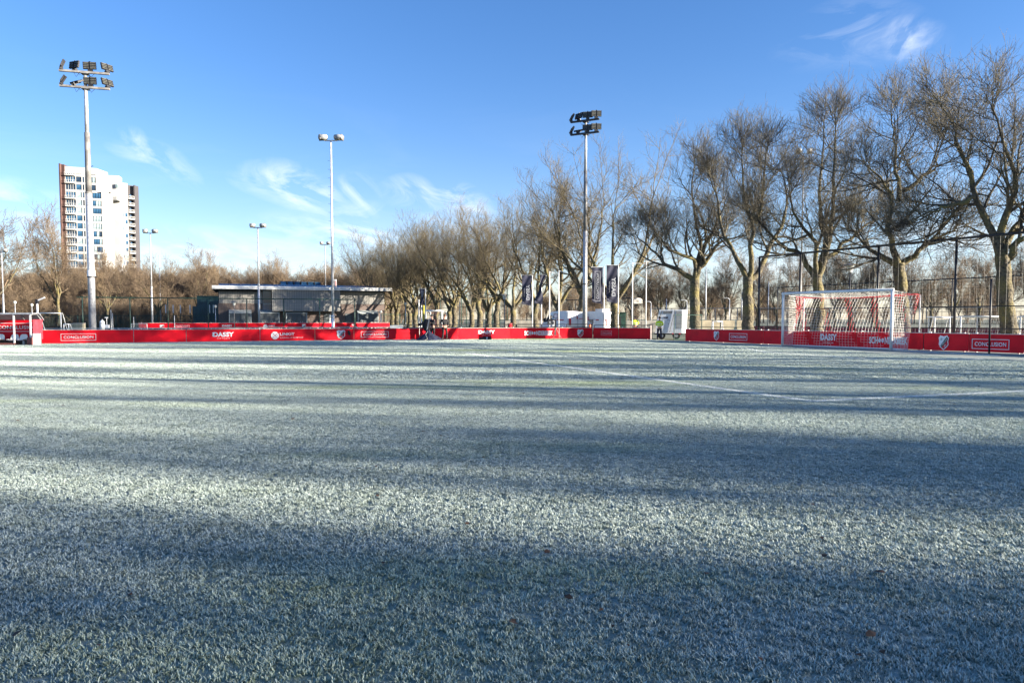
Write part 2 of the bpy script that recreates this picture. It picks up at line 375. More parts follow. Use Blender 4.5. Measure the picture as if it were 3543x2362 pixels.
def side(a, b, x, y): return (b.x-a.x)*(y-a.y)-(b.y-a.y)*(x-a.x)
bl = [far_l]+B+[RB0, near_r]
for iy in range(1, 56):
    for ix in range(-46, 40):
        x, y = ix+.5, iy+.5
        if abs(x) > y*.76+2.5: continue
        ok = all(side(a, b, x, y) < -.15*(b-a).length for a, b in zip(bl, bl[1:]) if (b-a).length > .1)
        if not ok: continue
        far = y > 17
        pts.append((x+rng.uniform(-.02,.02), y+rng.uniform(-.02,.02), .004, rng.integers(0, 4)*math.pi/2, 1.0, (4+rng.integers(0, 3)) if far else rng.integers(0, 4)))
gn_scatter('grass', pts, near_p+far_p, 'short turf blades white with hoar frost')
# a few fallen leaves and divots
lm = M('dead_leaf', (.09, .045, .02), .8, var=.4, scale=8)
rl = random.Random(3)
mb = MB()
for k in range(70):
    y = 2.9+rl.random()**1.5*16; x = rl.uniform(-.7, .7)*y; s = rl.uniform(.015, .035); a = rl.uniform(0, 6.3)
    T = Matrix.Translation((x, y, .03)) @ Matrix.Rotation(a, 4, 'Z') @ Matrix.Rotation(rl.uniform(-.5,.5), 4, 'X')
    mb.add([(-s,0,0),(0,-s*.55,.006),(s,0,.003),(s*.3,s*.6,.008),(-s*.5,s*.5,.002)], [(0,1,2,3,4)], T)
o = mb.build('leaf_litter', lm, kind='stuff'); o['label'] = 'scattered brown leaf scraps on the frosted turf'
# ================================================================ TREES
def bark(name, c1, c2, c3, lichen=.55):
    m = bpy.data.materials.new(name); m.use_nodes = True; t = m.node_tree; p = t.nodes['Principled BSDF']; p.inputs['Roughness'].default_value = .9
    tcn = t.nodes.new('ShaderNodeTexCoord')
    def nz(s, d=5):
        n = t.nodes.new('ShaderNodeTexNoise'); n.inputs['Scale'].default_value = s; n.inputs['Detail'].default_value = d; t.links.new(tcn.outputs['Object'], n.inputs['Vector']); return n.outputs[0]
    r = t.nodes.new('ShaderNodeValToRGB'); r.color_ramp.elements[0].position = .35; r.color_ramp.elements[1].position = .65
    r.color_ramp.elements[0].color = (*c1, 1); r.color_ramp.elements[1].color = (*c2, 1); t.links.new(nz(7), r.inputs[0])
    r2 = t.nodes.new('ShaderNodeValToRGB'); r2.color_ramp.elements[0].position = lichen-.08; r2.color_ramp.elements[1].position = lichen+.08; t.links.new(nz(1.1, 4), r2.inputs[0])
    mx = t.nodes.new('ShaderNodeMix'); mx.data_type = 'RGBA'; t.links.new(r2.outputs[0], mx.inputs[0]); t.links.new(r.outputs[0], mx.inputs[6]); mx.inputs[7].default_value = (*c3, 1)
    t.links.new(mx.outputs[2], p.inputs['Base Color'])
    b = t.nodes.new('ShaderNodeBump'); b.inputs['Strength'].default_value = 1.0; b.inputs['Distance'].default_value = .09; t.links.new(nz(9), b.inputs['Height']); t.links.new(b.outputs[0], p.inputs['Normal'])
    return m
BARK = bark('lichened_bark', (.045, .038, .026), (.15, .125, .08), (.17, .14, .05), .56)
TWIG = M('twig_bark', (.065, .055, .042), .85, var=.35, scale=1.2, col2=(.14, .12, .075))
TWIGF = M('far_twig_bark', (.12, .085, .058), .9, col2=(.20, .145, .09), scale=.5)
TWIGM = M('warm_twig_bark', (.10, .078, .05), .85, var=.35, scale=1.2, col2=(.18, .145, .08))
def nrm(a): return a/np.maximum(np.linalg.norm(a, axis=-1, keepdims=True), 1e-9)
def tubes_np(groups):
    Vs = []; Fs = []; off = 0
    for P, Rr, n in groups:
        Nb, k = P.shape[:2]
        if Nb == 0: continue
        T = np.empty_like(P); T[:, 1:-1] = P[:, 2:]-P[:, :-2]; T[:, 0] = P[:, 1]-P[:, 0]; T[:, -1] = P[:, -1]-P[:, -2]; T = nrm(T)
        ref = np.where(np.abs(T[:, :1, 2:3]) > .8, np.array([[[1., 0, 0]]]), np.array([[[0, 0, 1.]]]))
        A = nrm(np.cross(T, np.broadcast_to(ref, T.shape))); Bv = np.cross(T, A)
        th = np.arange(n)*2*np.pi/n
        ringv = P[:, :, None]+(A[:, :, None]*np.cos(th)[None, None, :, None]+Bv[:, :, None]*np.sin(th)[None, None, :, None])*Rr[:, :, None, None]
        Vs.append(ringv.reshape(-1, 3))
        b = (np.arange(Nb)*k*n)[:, None, None]; j = (np.arange(k-1)*n)[None, :, None]; i = np.arange(n)[None, None, :]; i2 = (i+1) % n
        F = np.stack([b+j+i, b+j+i2, b+j+n+i2, b+j+n+i], -1).reshape(-1, 4)+off
        Fs.append(F); off += Nb*k*n
    return np.concatenate(Vs), np.concatenate(Fs)
def np_mesh(name, V, F, m, smooth=True):
    me = bpy.data.meshes.new(name); me.vertices.add(len(V)); me.vertices.foreach_set('co', V.astype(np.float32).ravel())
    me.loops.add(F.size); me.loops.foreach_set('vertex_index', F.astype(np.int32).ravel())
    me.polygons.add(len(F)); me.polygons.foreach_set('loop_start', np.arange(len(F))*F.shape[1])
    if smooth: me.polygons.foreach_set('use_smooth', np.ones(len(F), bool))
    me.update(calc_edges=True); me.materials.append(m); return me
def resample(pts, k):
    P = np.array(pts, float); d = np.r_[0, np.cumsum(np.linalg.norm(np.diff(P, axis=0), axis=1))]; s = np.linspace(0, d[-1], k)
    return np.stack([np.interp(s, d, P[:, i]) for i in range(3)], 1)
def grow(rg, P, Rr, nch, t0, a0, a1, L, rf, rtip, k, up, wob, tl=.45, rmin=.006):
    Nb, K = P.shape[:2]; N_ = Nb*nch
    par = np.repeat(np.arange(Nb), nch)
    t = t0+(1-t0)*((np.tile(np.arange(nch), Nb)+rg.uniform(0, 1, N_))/nch)
    f = t*(K-1); i = np.minimum(f.astype(int), K-2); fr = (f-i)[:, None]
    p = P[par, i]*(1-fr)+P[par, i+1]*fr; tg = nrm(P[par, i+1]-P[par, i]); r = Rr[par, i]*(1-fr[:, 0])+Rr[par, i+1]*fr[:, 0]
    pr = nrm(np.cross(tg, rg.normal(0, 1, (N_, 3)))); a = rg.uniform(a0, a1, N_)[:, None]
    d = nrm(tg*np.cos(a)+pr*np.sin(a)); Ln = L*rg.uniform(.6, 1.25, N_)*(1-tl*t); st = (Ln/(k-1))[:, None]
    out = np.empty((N_, k, 3)); out[:, 0] = p
    for j in range(1, k):
        d = nrm(d+np.array([0, 0, up])+rg.normal(0, wob, (N_, 3))); out[:, j] = out[:, j-1]+d*st
    r0 = np.maximum(r*rf*rg.uniform(.7, 1.1, N_), rmin)[:, None]
    Ro = r0*(1-np.linspace(0, 1, k)[None])+np.minimum(rtip, r0)*np.linspace(0, 1, k)[None]
    return out, Ro
def make_tree(rg, limbs, trunk, tr, dens=(7, 8, 7, 3), Ls=(3.4, 1.7, .85, .5), twr=.007, crown_mat=None, lead=1.0):
    """limbs: list of (points, r0, r1) in tree space; trunk: points with radii -> (trunk mesh, crown mesh)"""
    tp = resample(trunk, 12); tp[1:-1] += rg.normal(0, .035, (10, 3))
    trr = tr*(1.0+.55*np.exp(-np.linspace(0, 9, 12)))*(1-.18*np.linspace(0, 1, 12))*(1+rg.normal(0, .03, 12))
    LP = []; LR = []
    for pts_, r0, r1 in limbs:
        q = resample(pts_, 12); q[1:] += rg.normal(0, .05, (11, 3)); LP.append(q); LR.append(np.linspace(r0**.7, r1**.7, 12)**(1/.7))
    LP = np.array(LP); LR = np.array(LR)
    V, F = tubes_np([(tp[None], trr[None], 14), (LP, LR, 8)])
    tm = np_mesh('trunk', V, F, BARK)
    g = []
    c0 = np.repeat(LP[:, -2:-1], 1, 0)
    P1, R1 = grow(rg, LP, LR, dens[0], .22, .45, 1.3 if lead < 1 else 1.15, Ls[0], .66, .014, 7, .07 if lead < 1 else .10, .14, tl=.78 if lead < 1 else .45, rmin=.024)
    # leaders carry on from the limb ends
    Pe, Re = grow(rg, LP, LR, 2, .93, .15, .6, Ls[0]*1.1*lead, .9, .012, 7, .10, .11, tl=.0, rmin=.026)
    P1 = np.concatenate([P1, Pe]); R1 = np.concatenate([R1, Re])
    P2, R2 = grow(rg, P1, R1, dens[1], .14, .5, 1.2, Ls[1], .66, .007, 5, .12, .13, tl=.42, rmin=.013)
    P3, R3 = grow(rg, P2, R2, dens[2], .12, .4, 1.15, Ls[2], .6, twr*.7, 4, .20, .10, tl=.25, rmin=twr)
    g = [(P1, R1, 5), (P2, R2, 4), (P3, R3, 3)]
    if dens[3]:
        P4, R4 = grow(rg, P3, R3, dens[3], .25, .4, 1.0, Ls[3], .8, twr*.55, 3, .25, .14, tl=.1, rmin=twr*.8)
        g.append((P4, R4, 3))
    V, F = tubes_np(g)
    return tm, np_mesh('crown', V, F, crown_mat or TWIG)
def auto_limbs(rg, z0, n, L, r0, spread=(.35, .75), up=.10, k=9):
    out = []; a0 = rg.uniform(0, 6.28)
    for i in range(n):
        az = a0+i*2*math.pi/n+rg.normal(0, .3); an = rg.uniform(*spread); d = np.array([math.cos(az)*math.sin(an), math.sin(az)*math.sin(an), math.cos(an)])
        p = np.array([0, 0, z0-rg.uniform(0, .5)]); pl = [p]; ln = L*rg.uniform(.8, 1.15)
        for j in range(k-1):
            d = d+np.array([0, 0, up])+rg.normal(0, .13, 3); d /= np.linalg.norm(d); p = p+d*ln/(k-1); pl.append(p)
        out.append((pl, r0*rg.uniform(.75, 1), .03))
    return out
def px_tree(seed, base, Y, fork, limbs_px, tr, label, dens=(8, 8, 7, 3)):
    rg = np.random.default_rng(seed); b = foot(base[0], Y); b.z = 0
    fk = np.array(at(*fork, Y)-b); mid = fk*.5+np.array([rg.normal(0, .08), 0, 0])
    limbs = []
    for k, pl in enumerate(limbs_px):
        s = [1.6, -2.2, 2.6, -1.2, .4, -2.6][k % 6]*rg.uniform(.7, 1.2)
        q = [fk-np.array([0, 0, .3])+(np.array([0, 0, 0]))]
        for j, (px, py) in enumerate(pl): q.append(np.array(at(px, py, Y+s*(j/len(pl))**1.1)-b))
        if len(pl) and abs(pl[0][1]-fork[1]) > 90: q = q[1:]           # starts off another limb
        limbs.append((q, tr*rg.uniform(.5, .62) if len(q) == len(pl)+1 else tr*.36, .028))
    tm, cm_ = make_tree(rg, limbs, [(0, 0, -.1), mid, fk], tr, dens, lead=.12, Ls=(4.7, 2.1, .95, .5))
    t = thing('street_tree', label, 'tree', b, group='bare trees in a row behind the boards')
    obj('trunk', tm, t); obj('crown', cm_, t); return t
TA = [[(2389,957),(2353,937),(2302,916),(2266,875),(2231,840),(2200,809)], [(2407,937),(2404,901),(2373,886),(2317,865),(2287,835),(2256,784)],
      [(2412,911),(2424,870),(2424,809),(2404,758),(2394,656),(2404,554)], [(2414,932),(2445,901),(2470,860),(2506,830),(2583,814)], [(2430,891),(2445,830),(2475,784),(2486,707),(2465,605)]]
TB = [[(2578,947),(2557,911),(2527,860),(2501,809),(2486,707),(2455,605)], [(2598,937),(2603,901),(2600,850),(2613,779),(2583,717),(2567,605),(2567,503)],
      [(2613,962),(2639,921),(2659,870),(2674,824),(2710,784),(2725,682),(2700,580)], [(2613,773),(2639,707),(2644,605),(2649,503)]]
TC = [[(2812,952),(2787,911),(2776,880),(2710,850),(2674,814),(2623,763),(2583,727)], [(2827,937),(2822,880),(2817,835),(2766,779),(2731,687),(2736,630)],
      [(2833,937),(2843,880),(2858,809),(2833,758),(2833,682),(2843,580),(2850,420)], [(2838,942),(2858,886),(2873,835),(2884,733),(2879,656),(2886,554),(2890,400)],
      [(2850,900),(2908,850),(2973,801),(3022,763),(3071,752)]]
TD = [[(3092,909),(3038,882),(3000,855),(2976,822),(2950,795)], [(3103,898),(3087,844),(3076,790),(3082,725),(3087,671),(3044,616),(2995,573)],
      [(3109,692),(3114,665),(3098,600),(3098,502),(3087,394)], [(3130,909),(3163,882),(3195,850),(3250,817),(3320,784)], [(3125,660),(3179,622),(3233,584),(3250,480)]]
TE = [[(3456,844),(3434,801),(3401,741),(3374,681),(3364,611),(3315,519),(3304,432),(3244,356)], [(3450,822),(3472,741),(3521,681),(3515,611),(3477,502),(3429,367)],
      [(3472,860),(3505,801),(3543,741),(3580,650),(3600,500)], [(3488,893),(3515,850),(3543,828),(3600,790),(3650,700)], [(3374,681),(3330,700),(3270,720),(3200,745)]]
row0 = RB0+RBN*3.0
def row_at(t): return row0+RBD*t
def row_px(px):
    a, b = row_at(-80), row_at(60); t = on_line(a, b, px); return a+(b-a)*t
px_tree(11, (2404,1140), row_px(2403).y, (2404,962), TA, .36, 'bare tree with a long low limb reaching left, beside the white generator trailer')
px_tree(12, (2588,1146), row_px(2588).y, (2588,957), TB, .36, 'bare tree forking low into a V, between the trailer and the goal')
px_tree(13, (2824,1146), row_px(2823).y, (2827,950), TC, .33, 'bare tree with yellow lichened trunk standing behind the left part of the goal')
px_tree(14, (3128,1150), row_px(3124).y, (3109,909), TD, .33, 'bare tree with an upright dark trunk behind the right goalpost')
px_tree(15, (3506,1155), row_px(3508).y, (3467,882), TE, .34, 'nearest bare tree at the right edge, its trunk leaning over the net fence', dens=(9, 8, 7, 3))
# generic variants shared by the rest of the row, the park trees and the wood
VAR = []
for sd in range(4):
    rg = np.random.default_rng(30+sd); z0 = rg.uniform(2.4, 3.4)
    L = auto_limbs(rg, z0, 5, 6.9, .19, spread=(.35, .85))
    VAR.append(make_tree(rg, L, [(0, 0, -.1), (rg.normal(0, .12), 0, z0*.5), (0, 0, z0)], .31, (6, 7, 6, 2), twr=.006, crown_mat=TWIGM))
def tree_obj(tm, cm_, label, loc, rotz, sc, group, name='bare_tree'):
    t = thing(name, label, 'tree', loc, rotz, group); t.scale = (sc, sc, sc*1.0) if not isinstance(sc, tuple) else sc
    obj('trunk', tm, t); obj('crown', cm_, t); return t
mid_px = [(2130, 1.16, 'bare tree with a slanting trunk just left of the two dark hanging banners'), (2015, 1.12, 'bare tree standing behind the right floodlight mast'),
          (1932, 1.06, 'bare tree behind the left white van, dark crooked trunk'), (1855, 1.02, 'bare tree partly hidden by the twisted dark banner'),
          (1777, 1.0, 'bare tree with a dark trunk left of the hanging dark banners'), (1722, .98, 'bare tree at the right end of the dark net cage, behind the lamp post'),
          (1690, .97, 'bare tree with low fork standing by the net cage')]
for i, (px, s, lb) in enumerate(mid_px):
    p = row_px(px); tree_obj(*VAR[i % 4], lb, p, i*1.7+.4, s*1.0, 'bare trees in a row behind the boards', 'street_tree')
ORD = 'first second third fourth fifth sixth seventh eighth ninth tenth eleventh twelfth thirteenth fourteenth fifteenth sixteenth seventeenth'.split()
for i, px in enumerate([1655, 1620, 1582, 1545, 1512, 1480, 1448, 1424, 1400, 1378, 1355, 1330, 1306, 1283]):
    p = row_px(px); s = [1.0, .96, 1.03][i % 3]; tree_obj(*VAR[(i+1) % 4], ORD[i]+' tree from the right in the far brown part of the long row', p+Vector((rl.uniform(-.5,.5), rl.uniform(-1, 1), 0)), i*2.1, s, 'far bare trees of the long row', 'street_tree')
# the row goes on past the right edge of the picture and behind the camera: its shadows fall on the turf
for i, t_ in enumerate((23.5, 29.5, 37, 43, 50.5, 80, 88)):
    p = row_at(t_)+Vector((rl.uniform(-.4,.4), 0, 0))
    tree_obj(*VAR[(i*3+1) % 4], ORD[i]+' full-size bare tree of the row beyond the right edge', p, i*1.9+.3, [1.0, 1.03, .97][i % 3], 'bare trees in a row outside the picture', 'street_tree')
rg = np.random.default_rng(91); SL = make_tree(rg, auto_limbs(rg, 2.6, 6, 7.0, .17, spread=(.2, .5)), [(0, 0, -.1), (.05, 0, 1.3), (0, 0, 2.6)], .30, (8, 8, 7, 2), twr=.007)  # narrow dense trees added out of view to band the near turf with shade
for i, t_ in enumerate((58.8, 64.6, 67.6)):
    tree_obj(*SL, ORD[i]+' unseen slender bare tree, added to shade the near turf', row_at(t_), i*2.3, (.8, .8, .98), 'bare trees in a row outside the picture', 'street_tree')
# lighter trees for distance
FAR = []
for sd in range(5):
    rg = np.random.default_rng(60+sd); z0 = rg.uniform(2.4, 4.0)
    L = auto_limbs(rg, z0, 5, 6.5, .15, spread=(.15, .6), up=.12)
    FAR.append(make_tree(rg, L, [(0, 0, -.1), (rg.normal(0, .1), 0, z0*.5), (0, 0, z0)], .23, (6, 6, 6, 2) if sd < 3 else (7, 8, 6, 0), Ls=(3.4, 1.9, 1.1, .6), twr=.014, crown_mat=TWIGF))
# left individuals
lt = [(-30, 96, 1.25, 'large bare tree at the left edge, above the dugout'), (203, 100, 1.08, 'bare tree with yellow trunk between the dugout and the tall mast'), (374, 102, .80, 'bare tree just right of the tall floodlight mast'),
      (548, 104, .86, 'bare tree with dark spreading limbs beside the twin-lamp pole'), (690, 112, .84, 'bare tree in front of the dark green hall')]
line_blades(LINES, LM)
for i, (px, Y, s, lb) in enumerate(lt): tree_obj(*FAR[i % 3], lb, foot(px, Y), i*1.3, (s*.95, s*.95, s*1.05), 'bare trees beyond the far pitch')
# park trees on the right
for i in range(17):
    px = 2180+i*86+rl.uniform(-25, 25); Y = 138-(px-2180)/1400*34+rl.uniform(-6, 6)
    tree_obj(*FAR[i % 3], ORD[i]+' from the left of the small park trees beyond the net fences', foot(px, Y), i*1.1, rl.uniform(.82, .98), 'park trees beyond the fences')
# the wood
pts = []
for i in range(270):
    px = rl.uniform(-250, 1330); Y = rl.uniform(132, 190); f_ = foot(px, Y)
    pts.append((f_.x, f_.y, 0, rl.uniform(0, 6.3), rl.uniform(.70, .92), rl.randrange(5)))
for i in range(90):
    px = rl.uniform(-250, 1000); Y = rl.uniform(118, 134); f_ = foot(px, Y)
    pts.append((f_.x, f_.y, -2.6, rl.uniform(0, 6.3), rl.uniform(.35, .6), rl.randrange(5)))
pts = [(x, y, z*s, r_, s, k) for (x, y, z, r_, s, k) in pts]
# flatten trunk+crown of each far variant into one mesh for the wood
def joined(tm, cm_):
    V = []; F = []; off = 0
    for me in (tm, cm_):
        v = np.empty(len(me.vertices)*3, np.float32); me.vertices.foreach_get('co', v); f = np.empty(len(me.loops), np.int32); me.loops.foreach_get('vertex_index', f)
        V.append(v.reshape(-1, 3)); F.append(f.reshape(-1, 4)+off); off += len(me.vertices)
    return np_mesh('wood_tree', np.concatenate(V), np.concatenate(F), TWIGF)
JF = [joined(*f) for f in FAR]
gn_scatter('woodland', pts, JF, 'dense brown leafless wood behind the clubhouse')
pts = []
for i in range(90):
    px = rl.uniform(1250, 3900); Y = rl.uniform(240, 330); f_ = foot(px, Y)
    pts.append((f_.x, f_.y, 0, rl.uniform(0, 6.3), rl.uniform(.75, 1.15), rl.randrange(5)))
for i in range(110):
    px = rl.uniform(1250, 3900); Y = rl.uniform(200, 300); f_ = foot(px, Y); s = rl.uniform(.4, .7)
    pts.append((f_.x, f_.y, -2.4*s, rl.uniform(0, 6.3), s, rl.randrange(5)))
gn_scatter('far_woodland', pts, JF, 'far belt of leafless trees along the horizon')
# undergrowth of the wood: many upright thin stems
rg = np.random.default_rng(77); n = 5200
px = rg.uniform(-260, 1340, n); Y = rg.uniform(116, 150, n); h = rg.uniform(1.2, 4.2, n); base = np.stack([(px-CX)/FPX*Y*cp, Y, np.zeros(n)], 1)
P = np.empty((n, 4, 3)); P[:, 0] = base; d = nrm(np.stack([rg.normal(0, .3, n), rg.normal(0, .3, n), np.ones(n)], 1))
for j in range(1, 4): d = nrm(d+rg.normal(0, .18, (n, 3))+np.array([0, 0, .1])); P[:, j] = P[:, j-1]+d*(h/3)[:, None]
R0 = np.repeat(np.array([[.04, .032, .026, .014]]), n, 0)
P2, R2 = grow(rg, P, R0, 6, .3, .4, 1.1, 1.3, .8, .012, 3, .12, .15, rmin=.02)
V, F = tubes_np([(P, R0, 3), (P2, R2, 3)])
o = obj('undergrowth', np_mesh('undergrowth', V, F, TWIGF), kind='stuff'); o['label'] = 'tangle of thin bare stems at the foot of the wood'
# ================================================================ TOWER BLOCK
def tower():
    D0 = 283.0; base = foot(228, D0); base.z = 0
    t = thing('apartment_tower', 'tall white apartment tower with brown end walls and rows of balconies, behind the trees', 'apartment tower', base)
    H = 59.0; FL = 2.92; NF = 20
    wallm = M('white_render', (.37, .37, .365), .8, var=.05, scale=.3); brown = M('brown_brick_far', (.085, .045, .04), .9, var=.15, scale=.5); dark = M('dark_cladding_far', (.06, .055, .06), .8)
    def X(px, D): return (px-CX)/FPX*D*cp - base.x
    def rl_(D): return D-D0
    core = MB(); bands = []; out = []
    # (name, px0, D0, px1, D1, height, depth)
    A = (X(240,283), rl_(283), X(367,287), rl_(287)); Bk = (X(349,299), rl_(299), X(424,301), rl_(301)); Ck = (X(424,316), rl_(316), X(453,318), rl_(318)); Dk = (X(453,321), rl_(321), X(477,323), rl_(323))
    def blk(P, h, dep, m, name, back=.35, x1=None):
        x0, y0, xb, yb = P; x1 = xb if x1 is None else x1
        mb = MB(); n = Vector((-(yb-y0), xb-x0, 0)).normalized()
        a = Vector((x0, y0, 0))+n*back; b = Vector((x1, y0+(yb-y0)*(x1-x0)/(xb-x0), 0))+n*back; c = b+n*dep; d = a+n*dep
        mb.add([(*a.xy,0),(*b.xy,0),(*c.xy,0),(*d.xy,0),(*a.xy,h),(*b.xy,h),(*c.xy,h),(*d.xy,h)], [(0,3,2,1),(4,5,6,7),(0,1,5,4),(1,2,6,5),(2,3,7,6),(3,0,4,7)])
        return mb.build(name, m, t)
    xA1 = X(347, 286.4)
    blk(A, H-.3, 8, dark, 'wall', x1=xA1-.3); blk(A, 50.2, 7, dark, 'wall', back=.36, x1=A[2]-.3)
    for xe, hh, dd in ((xA1, H, 8), (A[2], 50.2, 7)):
        ye = A[1]+(A[3]-A[1])*(xe-A[0])/(A[2]-A[0]); mb = MB(); mb.box(xe-.28, xe, ye+.35, ye+.3+dd, 0, hh); mb.build('side_wall', wallm, t)
    blk(Bk, H, 5, wallm, 'wall', back=0); blk(Ck, H, 3, wallm, 'wall', back=0); blk(Dk, H, 2.5, dark, 'wall', back=.8)
    mb = MB(); mb.box(-.2, .25, -1.2, 14, 0, H+.9); mb.box(.25, X(240,283)-.02, -.3, 0.2, 0, H+.7); mb.build('end_wall', brown, t)
    mb = MB(); mb.box(Dk[2], Dk[2]+.5, Dk[3]-1, Dk[3]+2.5, 0, H); mb.build('end_wall', dark, t)
    u = Vector((A[2]-A[0], A[3]-A[1], 0)); LA = u.length; u.normalize(); rz = math.atan2(u.y, u.x)
    def lx(px): return (px-240)/(367-240)*LA
    def place(me, name, P, s, z):
        dirv = Vector((P[2]-P[0], P[3]-P[1], 0)).normalized(); o = obj(name, me, t); o.location = (P[0]+dirv.x*s, P[1]+dirv.y*s, z); o.rotation_euler = (0, 0, math.atan2(dirv.y, dirv.x)); return o
    def bandmesh(L, h=.85, th=.36):
        mb = MB(); mb.box(0, L, 0, th, 0, h); mb.mat(wallm); mb.mats = [wallm]; return mb.mesh('floor_band')
    bA_full, bA_short = bandmesh(LA), bandmesh(lx(347))
    # piers
    for a, b in ((240, 241.5), (274.5, 276.5), (295.5, 298.5), (304.5, 307), (319, 323)):
        mb = MB(); mb.box(lx(a), lx(b), -.02, .34, 0, H); o = mb.build('pier', wallm, t); o.location = (A[0], A[1], 0); o.rotation_euler = (0, 0, rz)
    mb = MB(); mb.box(lx(362.5), lx(367), -.02, .34, 0, 50.2); o = mb.build('pier', wallm, t); o.location = (A[0], A[1], 0); o.rotation_euler = (0, 0, rz)
    mb = MB(); mb.box(lx(344.5), lx(347), -.02, .34, 50, H); o = mb.build('pier', wallm, t); o.location = (A[0], A[1], 0); o.rotation_euler = (0, 0, rz)
    mb = MB(); mb.box(0, lx(347), -.03, .3, H-3.4+.95, H); o = mb.build('parapet', wallm, t); o.location = (A[0], A[1], 0); o.rotation_euler = (0, 0, rz)
    def win(wd, h, g, n=1):
        mb = MB(); mb.mat(g).box(0, wd, .22, .30, 0, h); mb.mat(wallm)
        for k in range(1, n): mb.box(wd*k/n-.07, wd*k/n+.07, .12, .22, 0, h)
        return mb.mesh('window')
    G3 = [GLASSB, GLASS, CURT]
    w_b = [win(lx(274)-lx(242), 2.05, g, 4) for g in G3]; w_w = [win(lx(295)-lx(277), 2.05, g) for g in G3]; w_n = [win(lx(304)-lx(299), 2.05, g) for g in G3]; w_h = [win(lx(319)-lx(307), 2.05, g, 2) for g in G3]
    w_1 = [win((lx(362)-lx(323))/4-.16, 2.05, g) for g in G3]; w_s = [win(1.0, 2.3, g) for g in G3]; w_c = [win(.9, 1.5, g) for g in G3]
    bal = MB(); Lb = lx(274.5); bal.mat(wallm); bal.box(0, Lb, -1.25, 0, -.12, .14); bal.box(0, Lb, -1.25, -1.18, 1.05, 1.15)
    for k in range(6): bal.box(Lb*k/5-.05*(k > 0)-.03*(k == 5), Lb*k/5+.07*(k < 5), -1.25, -1.17, .14, 1.05)
    balm = bal.mesh('balcony')
    Ld = (Vector((Dk[2], Dk[3]))-Vector((Dk[0], Dk[1]))).length
    bd = MB(); bd.mat(wallm); bd.box(0, Ld-.5, -1.2, .75, -.1, .35); bd.box(0, Ld-.5, -1.2, -1.1, 1.1, 1.25)
    for k in range(5): bd.box((Ld-.6)*k/4, (Ld-.6)*k/4+.12, -1.2, -1.1, .35, 1.1)
    bdm = bd.mesh('balcony')
    r_ = random.Random(8)
    for f in range(NF):
        z = f*FL
        place(bA_full if z < 49 else bA_short, 'floor_band', A, 0, z)
        if f == NF-1: zz = z
        zz = z+.86
        place(w_b[r_.choice([0, 0, 1])], 'window', A, lx(242), zz)
        if f != 17: place(balm, 'balcony', A, 0, z+.3)
        place(w_w[r_.choice([0, 1, 0, 2])], 'window', A, lx(277), zz); place(w_n[r_.choice([0, 2, 1])], 'window', A, lx(299), zz); place(w_h[r_.choice([0, 1])], 'window', A, lx(307), zz)
        for k in range(4 if z < 47 else 2): place(w_1[r_.choice([0, 1, 2, 2, 0])], 'window', A, lx(323.5)+k*(lx(362)-lx(323))/4, zz)
        if f < NF-3:
            wdd = (Vector((Bk[2], Bk[3]))-Vector((Bk[0], Bk[1]))).length
            for k in range(2):
                o = place(w_s[r_.choice([1, 2, 1])], 'window', Bk, wdd*(371.5-349)/75+k*.85*1.1, zz-.1); o.location.y -= .33
        for k in range(2):
            o = place(w_c[r_.choice([0, 2, 2])], 'window', Ck, .8+k*1.5, z+1.1); o.location.y -= .3
        if f < NF-1: place(bdm, 'balcony', Dk, 0, z+.4)
        if f < NF-1:
            o = place(w_c[0], 'window', Dk, .6, z+1.0); o.location.y += .5
    # terraces stepping round the top of the right wing
    for (p0, p1, D, zt) in ((362, 388, 297.5, 52.0), (384, 423, 298, 48.6)):
        mb = MB(); x0, x1 = X(p0, D), X(p1, D); mb.box(x0, x1, rl_(D)-1.6, rl_(301), zt, zt+.5); mb.box(x0, x1, rl_(D)-1.6, rl_(D)-1.5, zt+.5, zt+1.3)
        mb.prism([(x0, zt-1.0), (x0+1, zt), (x0, zt)], rl_(D)-1.5, rl_(301)); mb.build('terrace', wallm, t)
    mb = MB(); mb.box(X(412,300), X(420,300), rl_(300)-.02, rl_(300)+.5, 54.0, 55.6); mb.build('window', CURT, t)
    mb = MB(); mb.path([(X(330,290), 4, H+.2), (X(352,290), 4, H+1.0)], .12); mb.path([(X(355,303), 17, H+.8), (X(380,303), 17, H+.5), (X(384,303), 17, H-.2)], .13); mb.build('roof_rail', BLACK, t)
tower()
